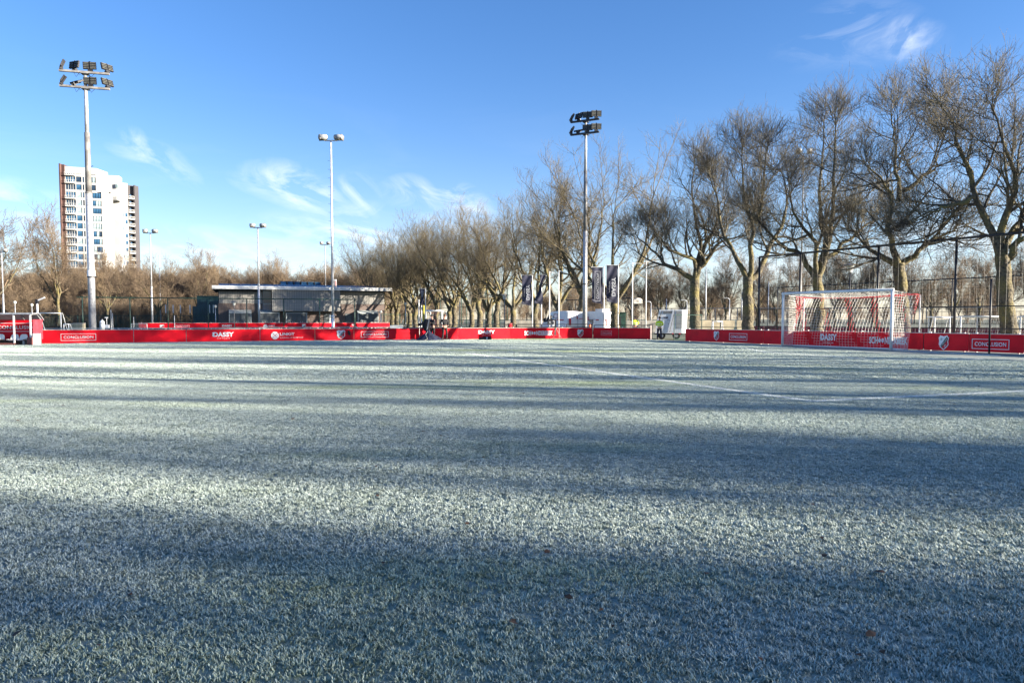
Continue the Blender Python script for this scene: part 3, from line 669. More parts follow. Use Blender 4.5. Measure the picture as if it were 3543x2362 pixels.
# ================================================================ CLUBHOUSE
def clubhouse():
    L = foot(757, 90); Rr = foot(1331, 97); L.z = Rr.z = 0; rz = ang(L, Rr); Wd = (Rr-L).length
    t = thing('clubhouse', 'long dark brick clubhouse with grey timber upper storey and white flat roof edge', 'clubhouse', L, rz)
    bx = lambda px: on_line(L, Rr, px)*Wd
    tim = M('silvered_timber', (.20, .20, .19), .8, var=.3, scale=1.2, stretch=(14, 14, .6), bump=.3, col2=(.30, .29, .27))
    timd = M('dark_timber', (.05, .055, .06), .8, var=.3, scale=2)
    steelf = M('canopy_grey', (.36, .40, .40), .5); fas = M('white_fascia', (.72, .72, .70), .5, var=.05)
    door = M('dark_grey_door', (.07, .08, .085), .5); solar = M('solar_cell', (.012, .016, .05), .2, var=.4)
    DP = 12
    mb = MB(); mb.box(0, Wd, 0, DP, 0, 3.33); mb.build('brick_wall', BRICKW, t)
    mb = MB(); mb.box(.02, Wd-.02, .06, DP, 3.33, 4.98); mb.build('upper_wall', timd, t)
    # timber panels, one by one
    def panels(x0, x1, z0, z1, y, n, slope=0.0):
        w_ = (x1-x0)/n; pm = MB(); pm.box(0.012, w_-.012, -.05, .0, 0, z1-z0)
        me = pm.mesh('panel'); me.materials.append(tim)
        for k in range(n):
            o = obj('timber_panel', me, t, loc=(x0+k*w_, y-rl.uniform(0, .012), z0))
    panels(bx(760), bx(910), 3.34, 4.75, .04, 26); panels(bx(1174), Wd, 3.34, 4.9, .04, 28)
    # projecting box, first floor
    x0, x1 = bx(941), bx(1174)
    mb = MB(); mb.box(x0, x1, -1.3, .05, 2.42, 5.0); mb.build('projecting_storey', timd, t)
    panels(x0, x1, 2.40, 5.0, -1.32, 40)
    # recessed glazing
    for a, b in ((911, 918), (918.5, 926), (926.5, 933), (933.5, 940)):
        mb = MB(); mb.box(bx(a), bx(b), -.02, .02, 2.42, 4.9); mb.build('window', GLASSB, t)
    mb = MB(); mb.box(bx(911), bx(940), -.06, -.03, 3.25, 3.33); mb.build('glazing_bar', steelf, t)
    # roof
    mb = MB(); mb.box(-.6, Wd+.7, -1.55, DP+.5, 5.02, 5.16); mb.build('roof', timd, t)
    mb = MB(); mb.box(-.62, Wd+.72, -1.62, -1.56, 5.02, 5.15); mb.box(-.62, Wd+.72, -1.60, -1.56, 5.19, 5.42); mb.box(-.64, -.6, -1.56, DP+.5, 5.02, 5.42); mb.build('fascia', fas, t)
    mb = MB(); mb.box(-.56, Wd+.66, -1.5, DP+.4, 5.16, 5.40); mb.build('roof_edge', timd, t)
    pm = MB(); pm.add([(0,0,0),(1.22,0,0),(1.22,1.0,.26),(0,1.0,.26),(0,0,-.04),(1.22,0,-.04),(1.22,1.0,.22),(0,1.0,.22)], [(0,1,2,3),(4,7,6,5),(0,4,5,1),(1,5,6,2),(2,6,7,3),(3,7,4,0)]); pm.mats = [solar]; pmm = pm.mesh('solar_panel')
    for k in range(15): obj('solar_panel', pmm, t, loc=(.1+k*1.27, -.9, 5.44))
    for k in range(6):
        xa = bx(977)+k*(bx(1122)-bx(977))/6; wd = (bx(1122)-bx(977))/6-.06
        mb = MB(); mb.mat(GLASSB).add([(xa,2.5,5.5),(xa+wd,2.5,5.5),(xa+wd-.1,3.4,6.25),(xa+.1,3.4,6.25)], [(0,1,2,3)]); mb.mat(timd).box(xa-.03, xa+.05, 2.46, 3.5, 5.42, 5.5); mb.mat(timd).tube((xa-.01,2.48,5.5),(xa+.07,3.4,6.28),.035,n=4); mb.build('rooflight', None, t)
    mb = MB(); mb.tube((bx(977), 3.42, 6.27), (bx(1122), 3.42, 6.27), .04, n=4); mb.box(bx(977), bx(1122), 3.4, 5, 5.4, 6.24); mb.build('rooflight_ridge', timd, t)
    mb = MB(); mb.mat(fas).box(bx(1164), bx(1172), 1.5, 2.6, 5.5, 6.55); mb.mat(REDBRICK).box(bx(1157.5), bx(1163.8), 1.6, 2.5, 5.5, 6.4)
    mb.mat(REDP)
    for k in range(6): mb.box(bx(1166), bx(1170), 1.44, 1.5, 5.65+k*.14, 5.72+k*.14)
    mb.build('ventilation_unit', None, t)
    # entrance canopies with double doors
    for a, b in ((796, 868), (896, 964), (991, 1059), (1238, 1303)):
        xa, xb = bx(a), bx(b); n = 4
        mb = MB(); mb.mat(steelf); mb.box(xa-.08, xa, -1.0, .02, 0, 2.2); mb.box(xb, xb+.08, -1.0, .02, 0, 2.2)
        mb.add([(xa-.1,-1.05,2.2),(xb+.1,-1.05,2.2),(xb+.1,.02,2.55),(xa-.1,.02,2.55),(xa-.1,-1.05,2.12),(xb+.1,-1.05,2.12),(xb+.1,.02,2.46),(xa-.1,.02,2.46)], [(0,1,2,3),(4,7,6,5),(0,4,5,1),(1,5,6,2),(2,6,7,3),(3,7,4,0)])
        mb.build('canopy', None, t)
        for k in range(n):
            w_ = (xb-xa)/n; dm = MB(); dm.mat(door).box(.02, w_-.02, -.05, 0, .02, 2.1); d = dm.build('door', None, t, loc=(xa+k*w_, -.95, 0))
            hm = MB(); hm.box(w_-.16 if k % 2 == 0 else .1, w_-.11 if k % 2 == 0 else .15, -.1, -.05, .85, 1.15); hm.build('handle', STEEL, d)
    for a, b in ((1123, 1150), (1196, 1217)):
        mb = MB(); mb.box(bx(a), bx(b), -.03, .03, 0, 2.05); d = mb.build('door', door, t)
        mb = MB(); mb.box(bx(a)-.06, bx(a), -.05, .03, 0, 2.12); mb.box(bx(b), bx(b)+.06, -.05, .03, 0, 2.12); mb.box(bx(a), bx(b), -.05, .03, 2.05, 2.12); mb.build('door_frame', timd, d)
    mb = MB(); mb.tube((bx(1139), -.9, 0), (bx(1139), -.9, 2.0), .06); mb.build('column', WPAINT, t)
clubhouse()
# dark green hall behind the tree
hp = foot(668, 104); t = thing('green_hall', 'dark teal metal hall half hidden left of the clubhouse', 'hall', hp, R(12))
teal = M('teal_cladding', (.012, .045, .055), .5, var=.25, scale=.8)
mb = MB(); mb.box(0, 3.4, 0, 8, 0, 3.2); mb.box(.5, 3.9, .5, 8, 3.2, 4.6); mb.build('wall', teal, t)
for k in range(6): mb = MB(); mb.box(.2+k*.55, .2+k*.55+.46, -.04, -.005, .2, 3.1); mb.build('cladding_panel', teal, t)
mb = MB(); mb.box(.4, 4.0, .4, 8.1, 4.6, 4.7); mb.build('roof', DKGREEN, t)
# ================================================================ ADVERTISING BOARDS
def rrect(mb, x0, x1, z0, z1, y0, y1): return mb.box(x0, x1, y0, y1, z0, z1)
def crest(parent, x, zc, w_, h_, y=-.012):
    pts_ = [(-.5,.36),(-.40,.40),(-.36,.5),(0,.44),(.36,.5),(.40,.40),(.5,.36),(.43,.12),(.47,-.12),(.30,-.30),(0,-.5),(-.30,-.30),(-.47,-.12),(-.43,.12)]
    S_ = lambda k: [(x+px*w_*k, zc+pz*h_*k) for px, pz in pts_]
    black = M('crest_black', (.02, .05, .03), .5); cred = M('crest_red', (.62, .004, .02), .45)
    c = MB(); c.mat(WHITE).prism(S_(1.0), y, y+.004); o = c.build('crest', None, parent)
    c = MB(); c.mat(cred).prism(S_(.86), y-.003, y); c.build('crest_field', None, o)
    ur = [p for p in S_(.86)]
    # white upper-left field and dark diagonal sash
    def clip(poly, a, b, c_):       # keep a*x+b*z>=c
        out = []
        for i, p in enumerate(poly):
            q = poly[(i+1) % len(poly)]; dp = a*p[0]+b*p[1]-c_; dq = a*q[0]+b*q[1]-c_
            if dp >= 0: out.append(p)
            if dp*dq < 0: s = dp/(dp-dq); out.append((p[0]+(q[0]-p[0])*s, p[1]+(q[1]-p[1])*s))
        return out
    n = Vector((-h_, w_)).normalized(); c0 = n.x*x+n.y*zc
    up = clip(ur, n.x, n.y, c0+.08*h_); band = clip(clip(ur, n.x, n.y, c0-.09*h_), -n.x, -n.y, -(c0+.075*h_))
    c = MB(); c.mat(WHITE).prism(up, y-.006, y-.003); c.mat(black).prism(band, y-.008, y-.003); c.build('crest_sash', None, o)
    me = text_mesh('UTRECHT', w_*1.05, h_*.11, WHITE, .0, .003); q = obj('lettering', me, o); q.location = (x, y-.010, zc-.005*h_); q.rotation_euler = (0, -math.atan2(w_, h_)*0-math.radians(49 if w_ > .0 else 0), 0)
    me = text_mesh('F', w_*.16, h_*.17, black, .0, .003); q = obj('lettering', me, o); q.location = (x-w_*.18, y-.009, zc+h_*.22)
    me = text_mesh('C', w_*.18, h_*.17, WHITE, .01, .003); q = obj('lettering', me, o); q.location = (x+w_*.15, y-.009, zc-h_*.20)
def boxed(parent, x, zc, w_, h_, m=WHITE, y=-.012):
    t_ = h_*.055; frame_mb(w_, h_, max(t_, .014), .005).build('lettering_frame', m, parent, loc=(x, y, zc))
    q = obj('lettering', text_mesh('CONCLUSION', w_*.84, h_*.40, m, .012, .005), parent, loc=(x, y, zc))
def dassy(parent, x, zc, w_, h_, y=-.012):
    q = obj('lettering', text_mesh('DASSY', w_*.94, h_*.60, WHITE, .045, .005), parent, loc=(x+.01*w_, y, zc+h_*.18))
    # serrated back edge of the D
    z0 = zc+h_*.18
    mb = MB(); mb.prism([(x-w_*.49, z0+h_*.26), (x-w_*.42, z0+h_*.30), (x-w_*.42, z0-h_*.30), (x-w_*.50, z0-h_*.26), (x-w_*.47, z0-h_*.12), (x-w_*.51, z0-h_*.04), (x-w_*.46, z0+h_*.06), (x-w_*.51, z0+h_*.14)], y-.002, y+.002)
    mb.build('letter_edge', WHITE, parent)
    obj('slogan', text_mesh('FITS THE JOB', w_*.58, h_*.13, WHITE, .01, .005), parent, loc=(x+.0*w_, y, zc-h_*.34))
def linkit(parent, x, zc, w_, h_, y=-.012):
    r = h_*.5; cx_ = x-w_/2+r; c = MB(); c.mat(WHITE)
    for q in range(4):                                    # disc cut by a cross of arrows
        a0 = q*math.pi/2+math.pi/4; arc = [(cx_+math.cos(a0+.06+j*(math.pi/2-.12)/6)*r, zc+math.sin(a0+.06+j*(math.pi/2-.12)/6)*r) for j in range(7)]
        a1 = a0+math.pi/4; ctr = (cx_+math.cos(a1)*r*.09, zc+math.sin(a1)*r*.09); c.prism([ctr]+arc, y-.002, y+.002)
    lg = c.build('emblem', None, parent)
    d = MB(); d.mat(REDP)
    for q in range(4):
        a1 = q*math.pi/2+math.pi/4+math.pi/4; px_, pz_ = cx_+math.cos(a1)*r*.45, zc+math.sin(a1)*r*.45
        for s in (-1, 1):
            ex, ez = math.cos(a1+s*.75)*r*.42, math.sin(a1+s*.75)*r*.42; d.tube((px_, y-.003, pz_), (px_+ex*.9, y-.003, pz_+ez*.9), r*.035, n=4)
    d.build('emblem_lines', None, lg)
    obj('lettering', text_mesh('LINKIT', (w_-2*r)*.62, h_*.36, WHITE, .02, .005), parent, loc=(cx_+r*1.25+(w_-2*r)*.31, y, zc+h_*.18))
    obj('slogan', text_mesh('BUILDING IT TOGETHER', (w_-2*r)*1.0, h_*.13, WHITE, .0, .005), parent, loc=(cx_+r*1.25+(w_-2*r)*.5, y, zc-h_*.30))
def schoon(parent, x, zc, w_, h_, y=-.012):
    a = text_mesh('SCH', w_*.235, h_, WHITE, .04, .005); obj('lettering', a, parent, loc=(x-w_*.38, y, zc))
    b = text_mesh('NDERBEEK', w_*.58, h_, WHITE, .04, .005); obj('lettering', b, parent, loc=(x+w_*.21, y, zc))
    c = MB()
    for s in (-.215, -.135):
        k = 1 if s < -.2 else -1; X_ = x+w_*s
        c.prism([(X_, zc+h_*.42*k), (X_+w_*.036*k, zc+h_*.05*k), (X_+w_*.028*k, zc-h_*.22*k), (X_, zc-h_*.34*k), (X_-w_*.028*k, zc-h_*.22*k), (X_-w_*.036*k, zc+h_*.05*k)], y-.002, y+.002)
    c.build('drop_emblem', WHITE, parent)
rb_ = random.Random(21)
def board(P0, P1, label, items, h=BH, gap=.03, group='red boards round the pitch', wrinkle=0.0, post=True, mat=None, z0=.045):
    """items: (kind, centre fraction x along P0-P1 in metres, zc, w, h)"""
    L = (P1-P0).length; t = thing('advertising_board', label, 'advertising board', P0, ang(P0, P1), group)
    n = max(4, int(L/.22)); vs = []; fs = []
    k2 = 5
    for i in range(n+1):
        x = gap/2+(L-gap)*i/n
        for j in range(k2):
            z = z0+(h-z0)*j/(k2-1); env = math.sin(math.pi*min(1, max(0, (x/L))))
            y = (math.sin(x*2.3+P0.x)*.5+math.sin(x*5.1+z*6+P0.x*3)*.35)*wrinkle*(.4+.6*(1-j/(k2-1)))+rb_.uniform(-1, 1)*.0022
            vs.append((x, y, z))
    for i in range(n):
        for j in range(k2-1): fs.append((i*k2+j, (i+1)*k2+j, (i+1)*k2+j+1, i*k2+j+1))
    mb = MB(); mb.mat(mat or RED); mb.add(vs, fs); mb.mat(STEELD).box(gap/2, L-gap/2, .06, .075, z0+.03, h-.03)
    o = mb.build('panel', None, t)
    mb = MB(); mb.box(gap/2, L-gap/2, -.02-wrinkle, .07, h, h+.022); mb.build('top_edge', CREAM, t)
    mb = MB(); mb.box(gap/2, L-gap/2, -.012, .05, z0-.015, z0); mb.build('bottom_edge', REDP, t)
    if post:
        for x in ([.25, L-.25] if L < 5 else [.25, L/2, L-.25]):
            mb = MB(); mb.box(x-.03, x+.03, .08, .14, 0, h+.06); mb.build('post', WPAINT if x < L/2 else CREAM, t)
    yy = -.016-wrinkle*1.25
    for it in items:
        kd, x, zc, w_, h_ = it
        if kd == 'boxed': boxed(t, x, zc, w_, h_, y=yy)
        if kd == 'pale_boxed': boxed(t, x, zc, w_, h_, PINKW, y=yy)
        if kd == 'dassy': dassy(t, x, zc, w_, h_, y=yy)
        if kd == 'linkit': linkit(t, x, zc, w_, h_, y=yy)
        if kd == 'crest': crest(t, x, zc, w_, h_, y=yy)
        if kd == 'schoon': schoon(t, x, zc, w_, h_, y=yy)
    return t
def run(poly, breaks, logos, labels, h=BH, wr=None, **kw):
    cum = [0]
    for a, b in zip(poly, poly[1:]): cum.append(cum[-1]+(b-a).length)
    def pos(px):
        for i, (a, b) in enumerate(zip(poly, poly[1:])):
            s = on_line(a, b, px)
            if (-1e-3 <= s <= 1.001) or (i == 0 and s < 0 and px < 200) or (i == len(poly)-2 and s > 1): return a+(b-a)*s
        return poly[-1]
    for k, (p0, p1) in enumerate(zip(breaks, breaks[1:])):
        A_, B_ = pos(p0), pos(p1); Lk = (B_-A_).length; its = []
        for kd, l, r, yt, yb in logos:
            if l >= p0 and r <= p1:
                u0, u1 = on_line(A_, B_, l)*Lk, on_line(A_, B_, r)*Lk; c = A_+(B_-A_)*((u0+u1)/2/Lk); zt = at((l+r)/2, yt, c.y).z; zb = at((l+r)/2, yb, c.y).z
                its.append((kd, (u0+u1)/2, (zt+zb)/2, u1-u0, zt-zb))
        board(A_, B_, labels[k], its, h=h, wrinkle=(wr or {}).get(k, .006), **kw)
run([B[0], B[1], B[2], B[3], B[4]], [138, 463, 645, 900, 1090, 1225, 1452, 1585, 1765, 1935, 2050],
    [('boxed',211,333,1154,1178), ('dassy',735,811,1148,1175), ('linkit',938,1046,1147,1173), ('crest',1165,1195,1141,1173), ('boxed',1249,1344,1146,1167), ('dassy',1654,1713,1142,1162), ('schoon',1814,1912,1144,1160), ('crest',1996,2018,1139,1166)],
    ['red board with boxed white lettering, next to the dugout', 'plain red board below the tall floodlight mast, right of the boxed lettering', 'red board with big white word and small slogan, left of the white disc emblem', 'red board with the white disc emblem and two lines of white lettering',
     'red board with a white and red shield, left of the torn hole', 'red board with boxed white lettering, left of the video crew', 'red board behind the camera operator and the blue tarpaulin', 'red board with bold white word above a black bag, right of the standing man',
     'sagging red board with long white name behind the tripod camera', 'crumpled red board with a folded shield at the far corner'], wr={5: .008, 6: .02, 7: .008, 8: .012, 9: .05})
run([B[4], B[5]], [2052, 2140, 2250], [('pale_boxed',2080,2117,1144,1160)], ['dark shaded red board with faint boxed lettering, just right of the far corner', 'dark shaded red board with scuffed pale print beside the gate opening'], wr={0: .015, 1: .012})
run([RB0, RB1, RB0+RBD*60], [2371, 2640, 2962, 3195, 3352, 3543, 3990, 4700],
    [('crest',2470,2489,1145,1178), ('boxed',2524,2586,1153,1177), ('dassy',2838,2896,1154,1192), ('schoon',3007,3140,1166,1190), ('crest',3247,3283,1160,1211), ('boxed',3363,3492,1173,1208)],
    ['shaded red board with a small shield and boxed lettering, right of the gate opening', 'shaded red board with bold white word seen through the left of the goal net', 'shaded red board with long white name behind the right goalpost',
     'shaded red board with a large shield, right of the goal net', 'shaded red board with large boxed lettering at the right edge', 'red board just beyond the right edge of the picture', 'red board further along, beyond the right edge'], wr={0: .012})
# second pitch boards, behind
FB0, FB1 = foot(480, 76), foot(1348, 84); FB0.z = FB1.z = 0
run([FB0, FB1], [480, 583, 722, 855, 983, 1107, 1228, 1281, 1293, 1348],
    [('crest',553,569,1123,1136), ('boxed',603,656,1124,1135), ('dassy',769,805,1123,1135), ('linkit',912,965,1122,1135), ('crest',1045,1059,1121,1134), ('boxed',1081,1128,1123,1132), ('dassy',1218,1227.9,1120,1130)],
    ['far red board with small shield, leftmost on the second pitch', 'far red board with small boxed lettering, right of the one with the shield', 'far red board with bold white word, left part of the second pitch', 'far red board with white disc emblem in front of the clubhouse', 'far red board with small shield in front of the clubhouse', 'far red board behind the twin-lamp mast', 'far red board with bold white word in front of the right clubhouse door', 'far narrow dark red board in front of the clubhouse', 'far red board at the right end of the second pitch'], h=1.0, group='far red boards of the second pitch', z0=.5)
# rails behind the boards
def rail(P0, P1, label, m, hs=(.95,), step=2.6, r=.02, kind='railing', off=.35, xr=None):
    d = (P1-P0).normalized(); n = Vector((-d.y, d.x, 0)); L = (P1-P0).length
    t = thing('railing', label, 'railing', P0+n*off, ang(P0, P1))
    for hh in hs: mb = MB(); mb.tube((0,0,hh), (L,0,hh), r, n=6); mb.build('rail', m, t)
    k = int(L/step); pm = MB(); pm.tube((0,0,0), (0,0,max(hs)), r*1.15, n=6); pm.mats = [m]; me = pm.mesh('post')
    for i in range(k+1): obj('post', me, t, loc=(L*i/k, 0, 0))
    return t
rail(B[0], B[1], 'grey steel rail behind the red boards on the left', STEEL, (.86,), 3.2, .022)
rail(B[1], B[2], 'grey steel rail behind the red boards in front of the clubhouse', STEEL, (.87,), 3.2, .022)
rail(B[2], B[3], 'black two-bar railing behind the video crew', BLACK, (.82, 1.02), 1.9, .028)
rail(B[3], B[4], 'black two-bar railing behind the tripod camera', BLACK, (.83, 1.03), 1.6, .028)
rail(B[4], B[5], 'black railing behind the shaded boards left of the gate opening', BLACK, (.98,), 1.2, .02)
rail(RB0, RB0+RBD*7.5, 'dark green railing behind the shaded boards right of the gate opening', DKGREEN, (.92,), 1.5, .02)
mb = MB(); mb.box(-.04,.04,-.04,.04,0,.98); t = thing('gate_post', 'short cream post at the left side of the gate opening', 'post', B[5]); mb.build('post', CREAM, t)
# black hole/flap on the shield board and bag below the word
def on_board(P0, P1, px, py, off=-.05):
    s = on_line(P0, P1, px); p = P0+(P1-P0)*s; z = at(px, py, p.y).z; return p, z
p, z = on_board(B[1], B[2], 1208, 1152); t = thing('torn_flap', 'small black torn flap on the red board right of the shield', 'torn patch', (p.x, p.y, 0), ang(B[1], B[2]))
mb = MB(); mb.prism([(-.10, z+.16), (.02, z+.17), (.10, z-.08), (.03, z-.16), (-.06, z-.12)], -.10, -.03); mb.mat(BLK); mb.mats = [BLK]; mb.build('flap', None, t)
p, z = on_board(B[2], B[3], 1682, 1160); t = thing('equipment_bag', 'black equipment bag on the turf under the white word', 'bag', G(1682, 1175.5), ang(B[2], B[3]))
mb = MB(); mb.mats = [BLK]
for (x, w_, hh) in ((-.32, .22, .16), (-.05, .25, .24), (.2, .2, .22)): mb.ball((x, 0, hh*.5), w_, .2, hh*.55, 10, 6)
mb.build('bag_body', None, t, smooth=True); mb = MB(); mb.path([(-.2,0,.2),(-.1,0,.33),(.1,0,.33),(.2,0,.2)], .015, 5); mb.build('strap', BLK, t); mb = MB(); mb.box(-.04,.04,-.21,-.19,.05,.2); mb.build('tag', WHITE, t)

# unseen building added beyond the right edge to throw shade on the near turf
t = thing('shade_building', 'unseen brick building added on the right to shade the near turf', 'building', (46, -25.4, 0), R(0))
mb = MB(); mb.box(0, 12, 0, 17.2, 0, 9.1); mb.build('wall', REDBRICK, t)
mb = MB(); mb.prism([(-.6, 9.1), (12.6, 9.1), (6, 9.5)], -.5, 17.7); mb.build('roof', M('roof_tile', (.10, .06, .05), .8, var=.3, scale=6), t)
for k in range(4):
    mb = MB(); mb.box(-.06, -.005, 1.5+k*4.1, 3.2+k*4.1, 1.0, 2.4); f_ = mb.build('window', GLASS, t); mb = MB(); mb.box(-.1, -.005, 1.4+k*4.1, 3.3+k*4.1, .9, 1.0); mb.build('sill', CONC, f_)
mb = MB(); mb.box(-.06, -.005, 16.0, 17.0, 0, 2.1); mb.build('door', DKGREEN, t)
# ================================================================ FLOODLIGHT MASTS
def led_head():
    mb = MB(); mb.mat(BLACK)
    for s in (-1, 1):
        for k in range(4):
            T = Matrix.Translation((s*.20, 0, k*.105)) @ Matrix.Rotation(R(-18), 4, 'X')
            mb.mat(BLACK).box(-.175, .175, -.05, .05, -.045, .045, T); mb.mat(LENS).box(-.15, .15, -.058, -.05, -.03, .03, T)
    mb.mat(BLACK).box(-.03, .03, -.02, .12, -.16, .42); mb.box(-.12, .12, -.03, .16, -.17, -.05); mb.tube((0, .06, -.26), (0, .06, -.1), .03)
    return mb.mesh('lamp_head')
LENS = M('lamp_lens', (.10, .10, .085), .35, var=.3, scale=9)
HEAD = led_head()
def mast(px, D, label, rot, steps, armlen, lampspec, r=(.205, .165, .105), armm=STEELD):
    b = foot(px, D); t = thing('floodlight_mast', label, 'floodlight mast', b)
    zs = [at(px, y, D).z for y in steps]      # collar, mid joint, upper joint, lower arm, upper arm
    z1, z2, z3, za, zb = zs
    mb = MB(); mb.tube((0,0,0), (0,0,z2), r[0], r[1]*1.08, 20); mb.build('lower_pole', STEEL, t, True)
    mb = MB(); mb.tube((0,0,z2), (0,0,z3), r[1]*1.02, r[1]*.86, 18); mb.tube((0,0,z2-.03), (0,0,z2+.05), r[1]*1.16, n=18); mb.build('middle_pole', STEELD, t, True)
    mb = MB(); mb.tube((0,0,z3), (0,0,zb), r[2]*1.15, r[2]*.9, 16); mb.build('upper_pole', STEEL, t, True)
    mb = MB(); mb.tube((0,0,z1-.06), (0,0,z1+.02), r[0]*1.16, n=18); mb.box(.18, .34, -.03, .03, z1-.05, z1+.02); mb.build('collar', BLACK, t)
    for zz, sp in ((za, lampspec[0]), (zb, lampspec[1])):
        mb = MB(); c, s = math.cos(rot), math.sin(rot)
        T = Matrix.Translation((0, 0, zz)) @ Matrix.Rotation(rot, 4, 'Z'); mb.box(-armlen/2, armlen/2, -.28, -.12, -.06, .06, T); mb.box(-.2, .2, -.3, .2, -.08, -.02, T)
        a = mb.build('crossarm', armm, t)
        for (fx, yaw, tilt) in sp:
            o = obj('lamp_head', HEAD, a); o.location = T @ Vector((fx*armlen/2, -.2, .25)); o.rotation_euler = (R(tilt), 0, rot+R(yaw))
        cb = MB(); rr = random.Random(int(px))
        for k in range(3): x = rr.uniform(-.7, .3)*armlen/2; cb.path([T @ Vector((x, -.2, -.06)), T @ Vector((x+.12, -.2, -.06-rr.uniform(.1, .25))), T @ Vector((x+.3, -.2, -.07))], .01, 4)
        cb.build('cable', BLACK, a)
    return t
t = mast(322, 46, 'tallest floodlight mast, thick grey pole on the left with a white sticker band', R(15), (957, 668, 459, 306, 254), 2.75,
     (((-.92, -75, -30), (-.4, -40, -62), (.22, -10, 5), (.93, 50, -18)), ((-.92, -70, -22), (-.4, -35, -8), (.22, -8, 6), (.93, 48, -16))), (.205, .175, .105))
mb = MB()
for z, hh, w_ in ((at(322,946,46).z, .42, .17),): mb.lathe([(.222, z-.2), (.222, z+.2)], 20)
mb.build('sticker', WHITE, t)
mast(2023, 56, 'floodlight mast with dark arms in front of the white vans', R(-26), (982, 800, 592, 464, 420), 2.25,
     (((-.98, -55, -26), (-.45, -10, -72), (.2, 15, 6), (.8, 30, 6)), ((-.98, -55, -26), (-.45, -28, -12), (.2, 15, 4), (.8, 30, 6))), (.175, .145, .095), BLACK)
# third mast of the same kind beyond the right edge; its long straight shadow crosses the pitch
t2 = copy_tree(t, 'floodlight mast beyond the right edge of the picture', (35.3, 6.1, 0))
# twin-lamp masts
def twin(px, D, ytop, label, r=.1, pegs=False, lampw=.62, m=STEEL, light=True, gap=.30, sec=None):
    b = foot(px, D); t = thing('twin_lamp_mast', label, 'lamp mast', b); z = at(px, ytop, D).z
    mb = MB(); zj = z*.45 if sec is None else at(px, sec, D).z; mb.tube((0,0,0), (0,0,zj), r, r*.85, 14); mb.tube((0,0,zj), (0,0,z), r*.72, r*.5, 14); mb.tube((0,0,zj-.1), (0,0,zj+.1), r*.95, n=14); mb.build('pole', m, t, True)
    if light:
        mb = MB(); mb.tube((-gap-.2, 0, z-.02), (gap+.2, 0, z-.02), r*.4, n=8); mb.build('crossarm', m, t)
        for s in (-1, 1):
            lm_ = MB(); w_ = lampw
            lm_.mat(GREY).lathe([(.10, -.5*w_), (.26, -.42*w_), (.30, 0), (.27, .40*w_), (.14, .5*w_)], 12, Matrix.Rotation(R(90), 4, 'Y') @ Matrix.Diagonal((.75, .9, 1, 1)))
            lm_.mat(STEELD).box(s*.35*w_-.05, s*.35*w_+.12, -.2, .2, -.2, .16); lm_.mat(LENS).box(-.3*w_, .3*w_, -.22, .1, -.235, -.215)
            o = lm_.build('lamp_housing', None, t, True); o.location = (s*(gap+w_*.42), -.05, z+.22); o.rotation_euler = (R(-12), R(s*3), R(-s*14))
    if pegs:
        mb = MB()
        k = 0; zz = 3.4
        while zz < z-1.2: s = -1 if k % 2 else 1; mb.tube((0,0,zz), (s*.25,0,zz+.01), .012, n=4); zz += .33; k += 1
        mb.build('climbing_pegs', STEELD, t)
    return t
twin(1153, 58, 486, 'white pole with climbing pegs and two big oval lamps, centre left', .135, True, .72, M('pale_steel', (.62, .63, .66), .4, .2), sec=1095)
mb = MB()
twin(898, 82, 787, 'twin-lamp mast in front of the clubhouse', .13, False, .62)
twin(528, 84, 806, 'twin-lamp mast in front of the wood, right of the tower block', .11, False, .55)
twin(1128, 112, 846, 'thin twin-lamp mast behind the clubhouse roof', .12, False, .5)
twin(2768, 62, 532, 'slim twin-lamp mast rising behind the goal through the bare trees', .075, False, .30, STEELD)
twin(15, 92, 872, 'slim pole at the left edge behind the dugout', .11, False, .4)
for px, yt, D in ((557, 885, 105), (2441, 925, 105), (2566, 1010, 112), (1590, 958, 98), (2305, 1035, 120), (2657, 975, 115)):
    b = foot(px, D); t = thing('lamp_pole', {557: 'bare white pole rising beside the dark tree left of the clubhouse', 2441: 'thin white pole in the park right of the forked tree', 2566: 'short thin pole left of the yellow lichened tree', 1590: 'white pole inside the dark net cage', 2305: 'thin pole behind the white trailer', 2657: 'thin pole behind the net fence left of the goal'}[px], 'pole', b)
    z = at(px, yt, D).z; mb = MB(); mb.tube((0,0,0), (0,0,z), .10, .055, 10); mb.build('pole', STEEL, t, True); mb = MB(); mb.ball((0,0,z), .1, .1, .07, 8, 4); mb.build('cap', STEEL, t)
# street lamps
def lantern(px, yt, D, label, size=1.0, pole=STEELD):
    b = foot(px, D); t = thing('street_lamp', label, 'street lamp', b); z = at(px, yt, D).z; s = size
    mb = MB(); mb.tube((0,0,0), (0,0,z-.5*s), .06*s, .04*s, 10); mb.build('pole', pole, t, True)
    mb = MB(); mb.lathe([(.12*s, z-.5*s), (.22*s, z-.08*s)], 10); mb.build('lantern_glass', M('lantern_glass', (.62, .62, .58), .3), t)
    mb = MB(); mb.lathe([(.40*s, z-.08*s), (.37*s, z-.03*s), (.12*s, z+.03*s), (.02, z+.05*s)], 12); mb.build('lamp_cap', STEELD, t); return t
lantern(2936, 914, 52, 'street lamp with wide cap behind the goal', 1.15, BLACK)
lantern(1746, 1018, 66, 'street lamp at the right end of the dark net cage', .9)
lantern(812, 1044, 78, 'street lamp in front of the clubhouse upper wall', .8)
